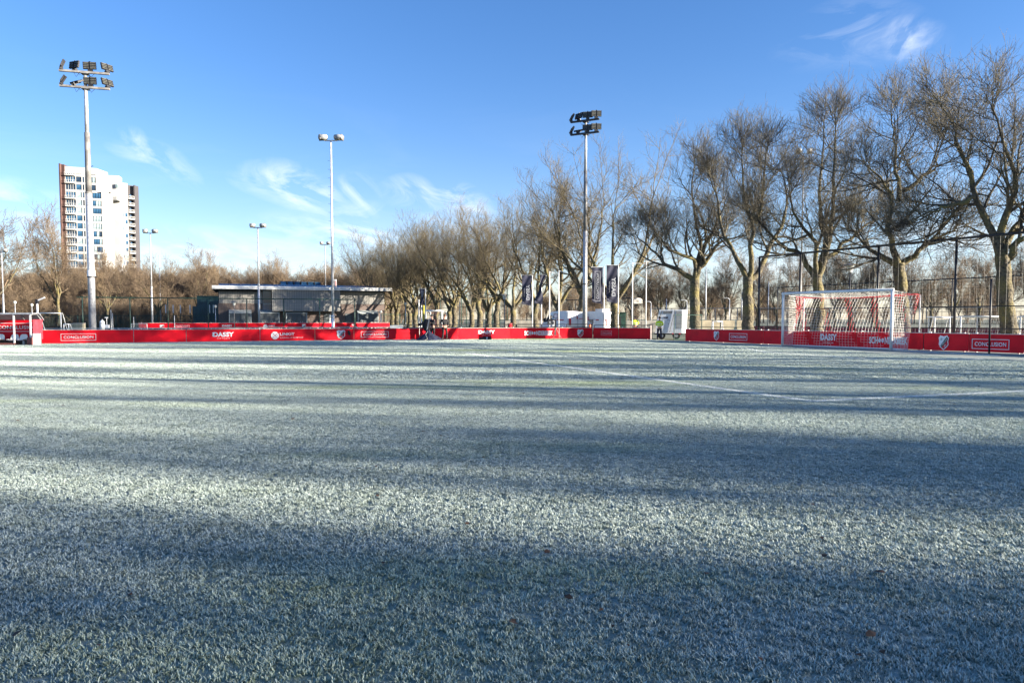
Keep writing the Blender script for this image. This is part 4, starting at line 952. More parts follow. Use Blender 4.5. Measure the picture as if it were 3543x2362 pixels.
for i, (px, yt, D, lb) in enumerate(((55, 1043, 88, 'globe lamp above the dugout roof'), (113, 1052, 94, 'smaller globe lamp right of the dugout roof'), (1404, 1048, 90, 'globe lamp among the trees left of the video crew'), (747, 1057, 88, 'globe lamp at the left corner of the clubhouse'), (1318, 1076, 88, 'globe lamp at the right end of the clubhouse'))):
    b = foot(px, D); t = thing('globe_lamp', lb, 'globe lamp', b, group='globe lamps'); z = at(px, yt, D).z
    mb = MB(); mb.tube((0,0,0), (0,0,z-.2), .06, .04, 8); mb.build('pole', STEEL, t, True); mb = MB(); mb.ball((0,0,z-.1), .17, .17, .19, 10, 6); mb.build('globe', M('globe_white', (.72, .70, .60), .3), t, True); mb = MB(); mb.lathe([(.15, z+.05), (.05, z+.1)], 10); mb.build('lamp_cap', STEELD, t)
for px, yt, D, s, lb in ((2252, 1043, 95, -1, 'curved street lamp left of the white trailer'), (2376, 1038, 90, -1, 'curved street lamp right of the white trailer'), (2523, 1031, 95, -1, 'curved street lamp among the park trees, left of the net fence')):
    b = foot(px, D); t = thing('curved_street_lamp', lb, 'street lamp', b); z = at(px, yt, D).z
    mb = MB(); mb.path([(0,0,0), (0,0,z-.25), (s*.08,0,z-.08), (s*.3,0,z)], .05, 8); mb.build('pole', STEEL, t, True); mb = MB(); mb.box(min(s*.25, s*.75), max(s*.25, s*.75), -.1, .1, z-.04, z+.05); mb.build('lamp_head', GREY, t)
# camera pole by the dugout
b = foot(133, 45); t = thing('camera_pole', 'white pole with black box and slanting white arm beside the dugout', 'camera pole', b)
mb = MB(); mb.tube((0,0,0), (0,0,at(132,1050,45).z), .055, n=10); mb.build('pole', WPAINT, t, True)
z = at(132, 1043, 45).z; mb = MB(); mb.box(-.07, .07, -.08, .08, z-.13, z+.13); mb.build('camera_box', BLACK, t)
T = Matrix.Translation((.13, 0, z+.1)) @ Matrix.Rotation(R(-22), 4, 'Y'); mb = MB(); mb.box(-.05, .36, -.06, .06, -.035, .035, T); mb.build('arm', WHITE, t)
# ================================================================ GOAL
GL = G(2707, 1197.3); GR = G(3082, 1212)
def goal():
    L = (GR-GL).length; H = 2.72; t = thing('football_goal', 'full-size white football goal with red and white net on the right', 'football goal', GL, ang(GL, GR)); r = .065
    for x in (0, L): mb = MB(); mb.tube((x,0,0), (x,0,H+.0), r, n=14); mb.build('post', WPAINT, t, True)
    mb = MB(); mb.tube((-r,0,H), (L+r,0,H), r*1.02, n=14); mb.build('crossbar', WPAINT, t, True)
    dep = 1.9
    for x in (-.25, L+.12):
        mb = MB(); mb.tube((x, dep, 0), (x, dep, H-.2), .03, n=8); mb.build('net_support', WPAINT if x < 0 else STEEL, t)
    mb = MB(); mb.tube((0,0,.03), (-.25,1.05,.03), .03, n=6); mb.tube((L,0,.03), (L+.12,1.05,.03), .03, n=6); mb.tube((-.25,1.05,.03), (L+.12,1.05,.03), .03, n=6); mb.build('ground_bar', WPAINT, t)
    netw = M('net_white', (.80, .78, .74), .7); netr = M('net_red', (.70, .03, .05), .7)
    def net(name, f, nu, nv, red):
        mw, mr = MB(), MB(); mw.mats = [netw]; mr.mats = [netr]
        for i in range(nu+1):
            for j in range(nv+1):
                for (i2, j2) in ((i+1, j), (i, j+1)):
                    if i2 > nu or j2 > nv: continue
                    m_ = mr if red(i/nu, j/nv) else mw
                    m_.tube(f(i/nu, j/nv), f(i2/nu, j2/nv), .0052, n=3, caps=False)
        o = mw.build(name, None, t)
        if mr.v: mr.build(name+'_red_cord', None, t, kind='stuff')
        return o
    def wave(u, v): return .06*math.sin(u*9)*math.sin(v*5)
    zig = lambda u, v: ((u*4.6+ (v if int(u*4.6+v) % 2 == 0 else v)) % 1.0) > .74
    net('back_net', lambda u, v: Vector((-.25+(L+.37)*u, 1.05+(dep-1.05)*v**1.5-.12*math.sin(v*3.14)+wave(u, v), .03+(H-.23)*v-.10*math.sin(u*math.pi)*v)), 38, 18, zig)
    net('roof_net', lambda u, v: Vector((-.25*v+(L+.37*v)*u, dep*v, H-.03-.17*v-.14*math.sin(u*math.pi)*math.sin(v*math.pi*.8+.2))), 38, 12, lambda u, v: v > .55)
    net('side_net', lambda u, v: Vector((-.25*u, (1.05+(dep-1.05)*v**1.5)*u, (H-.05-.15*u)*v)), 14, 22, lambda u, v: u+v*.7 > 1.25)
    net('side_net', lambda u, v: Vector((L+.12*u+.1*math.sin(u*3.14), (1.05+(dep-1.05)*v**1.5)*u, (H-.05-.15*u)*v)), 14, 22, lambda u, v: u+v*.7 > 1.3)
goal()
# ================================================================ NET FENCES (ball stops)
def netfence(P0, P1, h, posts, label, m=BLACK, pr=.05, rails=(), mesh=.3, wr=.005, top=True, toph=None, group=None, thin_h=None):
    L = (P1-P0).length; t = thing('net_fence', label, 'net fence', P0, ang(P0, P1), group)
    for x in posts: mb = MB(); mb.tube((x,0,0), (x,0,h), pr, n=8); mb.build('post', m, t, True)
    for z in ([h] if top else [])+list(rails): mb = MB(); mb.tube((0,0,z), (L,0,z), pr*(1.0 if z == h else .45), n=6); mb.build('rail', m, t)
    mb = MB(); k = int(L/mesh)
    for i in range(k+1): mb.tube((L*i/k, .02, .05), (L*i/k, .02, h), wr, n=3, caps=False)
    for j in range(int(h/mesh)): mb.tube((0, .02, .05+j*mesh), (L, .02, .05+j*mesh), wr, n=3, caps=False)
    o = mb.build('mesh', m, t, kind='stuff'); return t
f0 = RB0+RBN*.9
FA, FBp = f0-RBD*20, f0+RBD*60
def fpos(px): return FA+(FBp-FA)*on_line(FA, FBp, px)
s0 = fpos(2623); s1 = f0+RBD*46
netfence(s0, s1, 4.95, [(fpos(px)-s0).length for px in (2623, 2764, 3032, 3299, 3860)]+[(s1-s0).length], 'tall black net fence behind the right boards and goal', rails=(1.95, 1.0), pr=.055)
# single thin black post in front of the board
p = G(3422, 1224); t = thing('net_post', 'thin black post standing in front of the boxed lettering at the right', 'post', p); mb = MB(); mb.tube((0,0,0), (0,0,at(3422, 965, p.y).z), .036, n=8); mb.build('post', BLACK, t, True)
# second cage fence further back on the right
q0 = foot(2688, 80); q1 = foot(3524, 58); q0.z = q1.z = 0; LL = (q1-q0).length; q2 = q1+(q1-q0).normalized()*16
netfence(q0, q2, 4.8, [on_line(q0, q1, px)*LL for px in (2689, 2838, 2957, 3112, 3290, 3460)]+[(q2-q0).length], 'second black net fence further back behind the goal', rails=(2.0, 1.0), pr=.05, wr=.006)
# cage in the middle distance
q0 = foot(1506, 108); q1 = foot(1756, 84); q0.z = q1.z = 0; LL = (q1-q0).length
netfence(q0, q1, 4.95, [on_line(q0, q1, 1350+x/4.704)*LL for x in (735, 820, 1065, 1160, 1240, 1345, 1450, 1555, 1665, 1785, 1905)], 'dark net cage fence among the trees behind the video crew', rails=(1.3, 3.0), pr=.06, m=DKGREEN, mesh=.4, wr=.006)
q0 = foot(1909, 120); q1 = foot(2184, 105); q0.z = q1.z = 0; LL = (q1-q0).length
netfence(q0, q1, 4.4, [0, LL*.33, LL*.66, LL], 'distant dark net fence behind the vans and banners', rails=(2.0,), pr=.06, mesh=.5, wr=.006)
# mesh fence in front of the clubhouse
q0 = foot(270, 66); q1 = foot(1235, 74); q0.z = q1.z = 0; LL = (q1-q0).length
netfence(q0, q1, 3.35, [on_line(q0, q1, px)*LL for px in (288, 452, 583, 722, 855, 983, 1107, 1228)], 'green mesh fence along the second pitch in front of the clubhouse', rails=(), pr=.045, m=DKGREEN, mesh=.33, wr=.004)
q0 = foot(140, 96); q1 = foot(745, 92); q0.z = q1.z = 0; LL = (q1-q0).length
netfence(q0, q1, 1.85, [LL*k/9 for k in range(10)], 'low dark green fence at the foot of the wood', pr=.04, m=DKGREEN, mesh=.22, wr=.018)
q0 = foot(1320, 92); q1 = foot(1560, 100); q0.z = q1.z = 0; LL = (q1-q0).length
netfence(q0, q1, 2.0, [LL*k/4 for k in range(5)], 'low green mesh fence right of the clubhouse', pr=.04, m=DKGREEN, mesh=.25, wr=.012)
q0 = foot(2250, 112); q1 = foot(3560, 100); q0.z = q1.z = 0; LL = (q1-q0).length
netfence(q0, q1, 3.0, [LL*k/16 for k in range(17)], 'long distant grey fence in the park on the right', pr=.06, m=STEELD, mesh=.5, wr=.012)
# ================================================================ FLAG POLES AND BANNERS
def flagpole(px, yt, D, label, arm=None):
    b = foot(px, D); t = thing('flagpole', label, 'flagpole', b, group='white flagpoles behind the boards'); z = at(px, yt, D).z
    mb = MB(); mb.tube((0,0,0), (0,0,z), .046, .032, 10); mb.build('pole', WPAINT, t, True)
    if arm:
        mb = MB(); mb.tube((0,0,z-.05), (arm[0], 0, z-.05+arm[1]), .022, n=6); mb.build('arm', WPAINT, t)
    return t, b, z
def banner(px0, px1, y0, y1, D, label, text, m=NAVY, twist=None, cut=.12):
    a, b = foot(px0, D), foot(px1, D); W_ = b.x-a.x; zt, zb = at(px0, y0, D).z, at(px0, y1, D).z; H = zt-zb
    t = thing('banner', label, 'banner', (a.x+W_/2, D-.07, zt), 0, 'dark hanging banners')
    nu, nv = 8, 24; vs = []; fs = []
    for i in range(nu+1):
        for j in range(nv+1):
            u, v = i/nu-.5, j/nv; w_ = 1.0; cx_ = 0
            if twist: w_, cx_ = twist(v)
            zz = -H*v*(1-(cut*(0.5-u)*.5 if v > .9 else 0))
            vs.append((u*W_*w_+cx_*W_, .05*math.sin(v*7+u*3)+.03*math.sin(u*9+v*15), zz))
    for i in range(nu):
        for j in range(nv): k = i*(nv+1)+j; fs.append((k, k+1, k+nv+2, k+nv+1))
    mb = MB(); mb.mats = [m]; mb.add(vs, fs); n0 = len(vs); mb.add([(x, y+.012, z) for x, y, z in vs], [f[::-1] for f in fs]); mb.build('cloth', None, t, True)
    mb = MB(); mb.tube((-W_/2-.05,0,.02), (W_/2+.12,0,.02), .02, n=6); mb.build('rod', GREY, t)
    grey = M('banner_print', (.42, .43, .46), .6)
    if text == 'DASSY':
        obj('lettering', text_mesh('DASSY', W_*.36, H*.50, grey, .04, .005, True, True), t, loc=(W_*.13, -.11, -H*.56)); obj('slogan', text_mesh('FITS THE JOB', W_*.08, H*.28, grey, 0, .005, True, True), t, loc=(-W_*.26, -.11, -H*.56))
    if text == 'BOX':
        frame_mb(W_*.52, H*.82, .03, .006).build('lettering_frame', grey, t, loc=(0, -.11, -H*.51)); obj('lettering', text_mesh('CONCLUSION', W_*.24, H*.70, grey, .008, .005, True, True), t, loc=(W_*.02, -.11, -H*.51))
    if text == 'SHORT':
        obj('lettering', text_mesh('DASSY', W_*.22, H*.42, grey, .02, .005, True, True), t, loc=(W_*.05, -.09, -H*.28))
    return t
flagpole(1842, 951, 56.3, 'white flagpole right of the first dark banner', (-.75, .0))
flagpole(1873, 951, 56.3, 'white flagpole with the twisted dark banner', (.4, -.02))
flagpole(1901, 938, 56.3, 'empty white flagpole with a short arm pointing right, left of the vans', (.42, -.12))
flagpole(1933, 935, 56.3, 'empty white flagpole in front of the left van', (.62, -.12))
flagpole(2089, 922, 56.3, 'white flagpole between the two large banners', (-1.0, .0))
flagpole(2138, 915, 56.3, 'white flagpole right of the largest banner', (-1.0, .0))
flagpole(2187, 908, 56.3, 'empty white flagpole with a long horizontal arm, behind the left worker', (1.0, -.05))
flagpole(2234, 903, 56.3, 'empty white flagpole with a short arm, right of the left worker', (.75, -.02))
flagpole(1473, 997, 68, 'white flagpole left of the small goal behind the video crew', (-.5, 0))
banner(1806, 1838, 953, 1058, 56, 'dark banner with mirrored vertical lettering, leftmost of the large ones', 'DASSY')
banner(2047, 2084, 926, 1052, 56, 'dark banner with boxed mirrored lettering, right of the floodlight mast', 'BOX')
banner(2097, 2135, 919, 1050, 56, 'largest dark banner with bold mirrored lettering, nearest the forked tree', 'DASSY')
banner(1852, 1884, 951, 1054, 56, 'dark banner twisted round its pole', '', twist=lambda v: (max(.18, abs(v-.42)*1.6 if v < .42 else min(.85, (v-.42)*2.6)), (.32-v*.55) if v < .5 else (.05-(v-.5)*.5)))
banner(1452, 1470, 1000, 1054, 68, 'small dark banner above the yellow-green trunk left of the video crew', 'SHORT', twist=lambda v: (1-.45*math.sin(v*3.1), .1*v))
b = foot(1466, 67.5); t = thing('wrapped_post', 'yellow-green post below the small dark banner', 'post', b); mb = MB(); mb.tube((0,0,0), (0,0,at(1466,1056,67.5).z), .1, n=10); mb.build('post', M('mossy_yellow', (.30, .26, .03), .8), t, True)
for px, yt in ((1450, 1036), (1459, 1056)):
    b = foot(px, 67); t = thing('thin_post', 'thin white post beside the yellow-green post' if px == 1450 else 'short white post under the small banner', 'post', b); mb = MB(); mb.tube((0,0,0), (0,0,at(px,yt,67).z), .045, n=8); mb.build('post', WPAINT, t)
# ================================================================ VANS AND TRAILER
VW = M('van_white', (.80, .80, .80), .3, var=.04); DGL = M('van_glass', (.015, .02, .025), .06); TYRE = M('tyre', (.02, .02, .02), .85)
def van(loc, rz, label, L=5.4, W_=1.95, H=2.35, roofbox=False, refl=False):
    """x = forward, origin at rear axle centre ground"""
    t = thing('delivery_van', label, 'van', loc, rz, 'white vans behind the boards')
    prof = [(-1.0,.45),(3.9,.40),(4.35,.50),(4.42,.95),(4.2,1.15),(3.45,1.32),(2.55,2.12),(2.2,2.30),(1.2,2.38),(-.6,2.36),(-.95,2.25),(-1.05,1.2)]
    prof = [(x, z*H/2.38) for x, z in prof]
    n = len(prof); mb = MB(); mb.mats = [VW]; vs = []
    def wd(z): return W_/2*(1.0 if z < 1.2 else 1.0-.10*(z-1.2)/1.2)
    for s in (-1, -.9, .9, 1):
        for x, z in prof:
            k = .975 if abs(s) == 1 else 1.0; cx_, cz_ = 1.6, 1.3
            vs.append((cx_+(x-cx_)*k, s*wd(z), cz_+(z-cz_)*k))
    fs = [tuple(range(n)), tuple(range(3*n, 4*n))[::-1]]
    for a in range(3):
        for i in range(n): fs.append((a*n+i, (a+1)*n+i, (a+1)*n+(i+1) % n, a*n+(i+1) % n))
    mb.add(vs, fs); bo = mb.build('body', None, t)
    mb = MB(); hw = wd(1.7)
    z1, z2 = 1.36*H/2.38, 2.08*H/2.38
    mb.add([(3.42,-.8*hw,z1),(3.42,.8*hw,z1),(2.62,.78*hw,z2),(2.62,-.78*hw,z2)], [(0,1,2,3)]); o = mb.build('windscreen', DGL, t); o.location = (.03, 0, .03)
    for s in (-1, 1):
        mb = MB(); mb.prism([(3.2,z1),(2.0,z1-.05),(1.95,z2-.1),(2.55,z2-.1)], s*(W_/2-.02)-.02, s*(W_/2-.02)+.02); mb.build('side_window', DGL, t)
        mb = MB(); mb.box(3.1, 3.2, s*(W_/2+.02), s*(W_/2+.22), z1-.05, z1+.3) if s > 0 else mb.box(3.1, 3.2, -(W_/2+.22), -(W_/2+.02), z1-.05, z1+.3); mb.build('mirror', BLACK, t)
        mb = MB(); mb.box(-1.09, -1.05, s*.72-.09, s*.72+.09, .9, 1.45); mb.build('tail_light', REDP, t)
        mb = MB(); mb.box(4.3, 4.36, s*.7-.18, s*.7+.18, .78, .98); mb.build('headlight', LENS, t)
        for x in (0, 3.35):
            mb = MB(); mb.mat(TYRE).tube((x, s*(W_/2-.22), .34), (x, s*(W_/2+.0), .34), .34, n=16); w_ = mb.build('wheel', None, t); mb = MB(); mb.tube((x, s*(W_/2), .34), (x, s*(W_/2+.015), .34), .2, n=12); mb.build('rim', STEEL, w_)
    mb = MB(); mb.box(-1.075, -1.055, -.012, .012, .6, 2.15); mb.build('door_seam', STEELD, t)
    mb = MB(); mb.box(-1.09, -1.06, -.75, -.1, 1.42, 1.47); mb.box(-1.09, -1.06, .02, .1, 1.42, 1.62); mb.build('rear_emblem', REDP, t)
    for s in (-1, 1):
        mb = MB(); mb.box(-.4, .9, s*(W_/2+.005)-.01, s*(W_/2+.005)+.01, 1.30, 1.38); mb.box(.82, .9, s*(W_/2+.005)-.01, s*(W_/2+.005)+.01, 1.38, 1.62); mb.build('side_emblem', REDP, t)
    mb = MB(); mb.box(-1.14, -1.0, -W_/2+.05, W_/2-.05, .38, .55); mb.build('bumper', GREY, t)
    if roofbox: mb = MB(); mb.box(-.3, .6, -.4, .4, H, H+.2); mb.build('roof_box', VW, t)
    return t
v1 = foot(1962, 61); van(v1+Vector((.5, 1.2, 0)), R(112), 'left white van with red line emblem, partly behind the tripod camera', H=2.1)
v2 = foot(2070, 60); van(v2+Vector((.6, 1.3, 0)), R(128), 'right white van with roof box, behind the two large banners', H=2.05, roofbox=True)
def trailer():
    c = foot(2277, 51.6); t = thing('generator_trailer', 'white box trailer with grey vent and dark lettering by the gate opening', 'trailer', c, R(-9))
    bw, z0, z1 = 1.62, .42, 2.06
    body = M('trailer_white', (.66, .70, .76), .4, var=.08)
    # front panel slopes: trapezoid side towards camera
    mb = MB(); mb.mats = [body]; xl0, xl1 = -.22, .05
    P8 = [(xl0,0,z0),(bw,0,z0),(bw+.5,2.4,z0),(xl0+.4,2.4,z0),(xl1,0,z1),(bw,0,z1),(bw+.5,2.4,z1),(xl1+.4,2.4,z1)]
    mb.add(P8, [(0,3,2,1),(4,5,6,7),(0,1,5,4),(1,2,6,5),(2,3,7,6),(3,0,4,7)]); mb.build('body', None, t)
    mb = MB(); mb.box(.33, .95, -.02, -.003, 1.78, 1.98); v = mb.build('vent', GREY, t)
    for k in range(5): mb = MB(); mb.box(.35, .93, -.03, -.021, 1.80+k*.035, 1.815+k*.035); mb.build('vent_slat', STEELD, v)
    obj('lettering', text_mesh('voet', .34, .17, M('dark_print', (.03, .03, .05), .5), .05, .006), t, loc=(.50, -.012, 1.52))
    mb = MB(); mb.box(.34, .50, -.012, -.003, 1.36, 1.38); mb.box(.34, .46, -.012, -.003, 1.32, 1.335); mb.build('small_print', GREY, t)
    mb = MB()
    for x, z in ((.62, 1.33), (.72, 1.36), (.80, 1.30), (.70, 1.06)): mb.lathe([(.03, -.006), (.03, .006)], 8, Matrix.Translation((x, -.01, z)) @ Matrix.Rotation(R(90), 4, 'X'))
    mb.build('control_knobs', STEELD, t)
    for a, b in (((.25,-.03,2.03),(.02,-.03,1.3)), ((1.12,-.03,2.03),(.78,-.03,.5))): mb = MB(); mb.tube(a, b, .018, n=6); mb.build('strap', BLACK, t)
    mb = MB(); mb.box(-.25, bw+.05, .05, 2.4, .34, .42); mb.build('chassis', BLACK, t)
    mb = MB(); mb.box(bw-.42, bw-.005, -.012, -.002, .75, 1.98); mb.build('shutter', GREY, t)
    for x in (.25, 1.25): mb = MB(); mb.tube((x,.1,.26), (x,.32,.26), .26, n=14); w_ = mb.build('wheel', TYRE, t); mb = MB(); mb.tube((x,.08,.26), (x,.1,.26), .12, n=10); mb.build('rim', STEEL, w_)
    mb = MB(); mb.box(.95, 1.05, -.02, .0, .36, .43); mb.box(bw-.2, bw-.1, -.02, 0, .36, .43); mb.build('tail_light', REDP, t)
trailer()
# open green gate panel
a, b = foot(2332, 47.6), foot(2427, 49.6); a.z = b.z = 0; LL = (b-a).length; t = thing('open_gate', 'dark green mesh gate standing open right of the trailer', 'gate', a, ang(a, b)); h = 1.68
for x in (0, LL): mb = MB(); mb.tube((x,0,0), (x,0,h), .03, n=8); mb.build('gate_post', DKGREEN, t)
for z in (.1, h): mb = MB(); mb.tube((0,0,z), (LL,0,z), .024, n=6); mb.build('gate_rail', DKGREEN, t)
mb = MB()
for k in range(1, 17): mb.tube((0,0,.1+k*h/17), (LL,0,.1+k*h/17), .005, n=3)
for k in range(1, 12): mb.tube((LL*k/12,0,.1), (LL*k/12,0,h), .003, n=3)
mb.build('gate_mesh', DKGREEN, t)
# green cabinet behind the boards
b = foot(2150, 58); t = thing('green_cage', 'dark green wire cage behind the boards right of the vans', 'cage', b); mb = MB(); W_ = .42
for x in (-W_, W_):
    for y in (0, .6): mb.tube((x,y,0), (x,y,1.95), .025, n=6)
mb.build('cage_frame', DKGREEN, t); mb = MB(); mb.box(-W_, W_, 0, .6, 1.9, 1.95); mb.box(-W_+.02, W_-.02, .3, .33, .1, 1.9); mb.build('cage_panel', DKGREEN, t)
mb = MB(); mb.box(-.25, -.05, -.01, .0, .5, 1.6) ; mb.build('cage_door', BLACK, t)
# walls and boards in the distance on the right
a, b = foot(1745, 76), foot(2425, 76); a.z = b.z = 0; LL = (b-a).length
t = thing('concrete_wall', 'low grey concrete wall running behind vans and trailer', 'wall', a, ang(a, b))
for k in range(14): w_ = LL/14; mb = MB(); mb.box(.015, w_-.015, 0, .2, 0, 1.24+rl.uniform(-.01,.01)); mb.build('wall_panel', CONC, t, loc=(k*w_, 0, 0))
a, b = foot(2422, 60), foot(2575, 60); a.z = b.z = 0; LL = (b-a).length
t = thing('board_stack', 'beige boarded barrier between the forked trees', 'barrier', a, 0)
for k, (x0, x1) in enumerate(((0, .28), (.285, .46), (.47, .78), (.84, 1.0))): mb = MB(); mb.box(x0*LL, x1*LL, rl.uniform(0,.05), .15, 0, 1.31); mb.build('barrier_board', BEIGE, t)
a, b = foot(2560, 84), foot(3600, 66); a.z = b.z = 0; LL = (b-a).length
t = thing('far_red_hoarding', 'faded red hoarding of the pitch beyond the net fences', 'hoarding', a, ang(a, b))
for k in range(10): w_ = LL/10; mb = MB(); mb.box(.03, w_-.03, 0, .05, .05, .62); mb.build('hoarding_panel', M('faded_red', (.28, .02, .04), .6, var=.3, scale=.8), t, loc=(k*w_, 0, 0))
# small goals
def small_goal(P, rz, W_, H, dep, label, r=.04, m=WPAINT, netm=None, slant=True):
    t = thing('small_goal', label, 'small goal', P, rz); mb = MB(); mb.path([(0,0,0), (0,0,H), (W_,0,H), (W_,0,0)], r, 8); mb.build('goal_frame', m, t, True)
    mb = MB()
    for x in (0, W_):
        mb.path([(x,0,.03), (x,dep,.03)]+([(x,.25*dep,H)] if slant else [(x,dep,H*.95), (x,0,H)])+([(x,0,H)] if slant else []), r*.6, 6)
    mb.tube((0,dep,.03), (W_,dep,.03), r*.6, n=6); mb.build('back_frame', m, t)
    if netm:
        mb = MB(); c = .16
        nx, nz_ = int(W_/c), int(H/c)
        f = lambda u, v: Vector((W_*u, dep*(1-.75*v if slant else 1), .03+(H-.03)*v))
        for i in range(nx+1): mb.tube(f(i/nx, 0), f(i/nx, 1), .006, n=3, caps=False)
        for j in range(nz_+1): mb.tube(f(0, j/nz_), f(1, j/nz_), .006, n=3, caps=False)
        mb.build('net', netm, t)
    return t
NETW = M('net_white', (.8,)*3)
small_goal(foot(134, 72), R(3), (210-134)/2560*72, at(134,1083,72).z, 1.2, 'empty white goal frame beyond the fence behind the dugout pole', .05)
small_goal(foot(222, 62), R(0), .4, at(222,1121,62).z, .8, 'small white training goal behind the boards, left of the cream boxes', .035)
small_goal(foot(1473, 72), R(-6), 1.62, at(1473,1075,72).z, 2.2, 'white goal with pink net behind the video crew', .07, netm=M('net_pink', (.50, .26, .28), .7), slant=False)
small_goal(foot(2466, 54), R(4), .72, at(2466,1112,54).z, .6, 'rounded white mini goal between the forked trees', .04)
small_goal(foot(3232, 44), R(-5), .86, at(3250,1098,44).z, .9, 'white mini goal with net right of the big goal', .04, netm=NETW)
small_goal(foot(3322, 46), R(-6), 2.9, at(3322,1094,46).z, 1.0, 'wide low white goal with dense net behind the right boards', .045, netm=NETW)
small_goal(foot(3528, 42), R(-8), 1.8, at(3535,1095,42).z, 1.0, 'white mini goal cut by the right edge', .045, netm=NETW)
small_goal(foot(1682, 80), R(0), .5, at(1682,1102,80).z, .8, 'thin white mini goal frame in the net cage', .035)
a = foot(3205, 48); t = thing('white_rail', 'long white pipe rail behind the net fence on the right', 'rail', a, R(-14)); mb = MB(); mb.tube((0,0,1.53), (6.2,0,1.53), .045, n=8); mb.build('rail', WPAINT, t)
for x in (.1, 2.9, 6.0): mb = MB(); mb.tube((x,0,0), (x,0,1.5), .03, n=6); mb.build('post', WPAINT, t)
# bits behind the left boards
b = foot(355, 52); t = thing('gas_bottle', 'white gas bottle right of the tall mast', 'gas bottle', b); mb = MB(); mb.lathe([(.16,0),(.16,.62),(.15,.70),(.10,.78),(.04,.80)], 14, Matrix.Translation((0,0,.52))); mb.build('bottle_body', WPAINT, t, True); mb = MB(); mb.lathe([(.055,1.30),(.055,1.40)], 10); mb.build('valve', GREY, t); mb = MB(); mb.box(-.2,.2,-.2,.2,0,.52); mb.build('stand', GREY, t); mb = MB(); mb.lathe([(.165,1.1),(.165,1.13)],14); mb.build('band', BLACK, t)
b = foot(371, 54); t = thing('notice_board', 'small white box and sign plate on a thin post', 'sign', b); mb = MB(); mb.box(-.16,.16,-.05,.05,.72,1.0); mb.build('box', WHITE, t); mb = MB(); mb.box(-.11,.11,-.06,-.03,1.48,1.55); mb.build('plate', WHITE, t); mb = MB(); mb.tube((0,0,0),(0,0,1.5),.02,n=6); mb.build('post', STEEL, t)
for i, (px, w_, hh, lb) in enumerate(((240, .55, 1.08, 'left cream box on the ground beyond the first boards'), (255, .62, 1.12, 'middle cream box beyond the first boards'), (270, .62, 1.12, 'right cream box left of the tall mast'))):
    b = foot(px, 64); t = thing('cream_box', lb, 'box', b, group='cream boxes beyond the boards'); mb = MB(); mb.box(0, w_*.62, 0, .5, 0, hh*.92); mb.build('crate', BEIGE, t); mb = MB(); mb.box(-.02, w_*.62+.02, -.02, .52, hh*.92, hh*.95); mb.build('lid', CREAM, t)
for i, px in enumerate((575, 601, 626, 659, 727, 740)):
    b = foot(px, 96); t = thing('sleeved_post', ['leftmost','second','third','fourth','fifth','last'][i]+' thin pale-topped post between the mast and the clubhouse corner', 'post', b, group='thin pale-topped posts left of the clubhouse'); mb = MB(); mb.tube((0,0,0),(0,0,2.2),.05,n=8); mb.build('lower_post', DKGREEN, t); mb = MB(); mb.tube((0,0,2.2),(0,0,3.25),.06,n=8); mb.build('sleeve', WPAINT, t)
for i, px in enumerate((386, 391, 464, 605)):
    b = foot(px, 62); t = thing('thin_pole', ['taller of the two close thin poles right of the small sign','shorter of the two close thin poles right of the small sign','thin pole beside the grey slatted barrier','thin pole behind the far boxed lettering board'][i], 'pole', b, group='thin pale poles right of the tall mast'); mb = MB(); mb.tube((0,0,0),(0,0,[2.2,1.9,1.6,1.7][i]),.03,n=6); mb.build('pole', STEEL, t)
a = foot(455, 66); t = thing('crowd_barrier', 'grey slatted barrier left of the far red boards', 'barrier', a); mb = MB(); mb.path([(0,0,0),(0,0,1.0),(1.4,0,1.0),(1.4,0,0)], .03, 6); mb.build('barrier_frame', STEEL, t)
for k in range(1, 12): mb = MB(); mb.tube((1.4*k/12,0,.1),(1.4*k/12,0,1.0),.012,n=4); mb.build('bar', STEEL, t)
b = foot(1764, 56); t = thing('red_barrel', 'red round container on the ground behind the railing', 'barrel', b); mb = MB(); mb.lathe([(.16,.55),(.17,.8),(.16,1.02)], 12); mb.build('drum', RED, t, True); mb = MB(); mb.lathe([(.18,1.02),(.18,1.08)], 12); mb.build('lid', REDP, t); mb = MB(); mb.box(-.2,.2,-.2,.2,0,.55); mb.build('stand', BLACK, t)
a = foot(1350, 64); t = thing('white_container', 'low white box behind the black railing, left of the video crew', 'container', a); mb = MB(); mb.box(0, 1.1, 0, .7, 0, .86); mb.build('box', WHITE, t); mb = MB(); mb.box(-.03, 1.13, -.03, .73, .86, .9); mb.build('lid', GREY, t)
b = foot(2180, 66)
t = thing('lighting_tower', 'folded lattice lighting tower with white cover left of the empty flagpoles', 'lighting tower', foot(2206, 64)); z = at(2206, 1052, 64).z
mb = MB()
for x in (-.35, .35):
    mb.tube((x,0,0), (x,0,z), .025, n=6)
for k in range(5): mb.tube((-.35,0,z*k/5), (.35,0,z*(k+1)/5), .015, n=4); mb.tube((.35,0,z*k/5), (-.35,0,z*(k+1)/5), .015, n=4)
mb.build('lattice', BLACK, t)
mb = MB(); mb.ball((-.02, 0, z+.28), .42, .3, .27, 9, 5); mb.box(-.36,.36,-.25,.25,z+.05,z+.4); mb.build('cover', M('white_tarp', (.62, .58, .52), .8, var=.15, scale=5, bump=1), t)
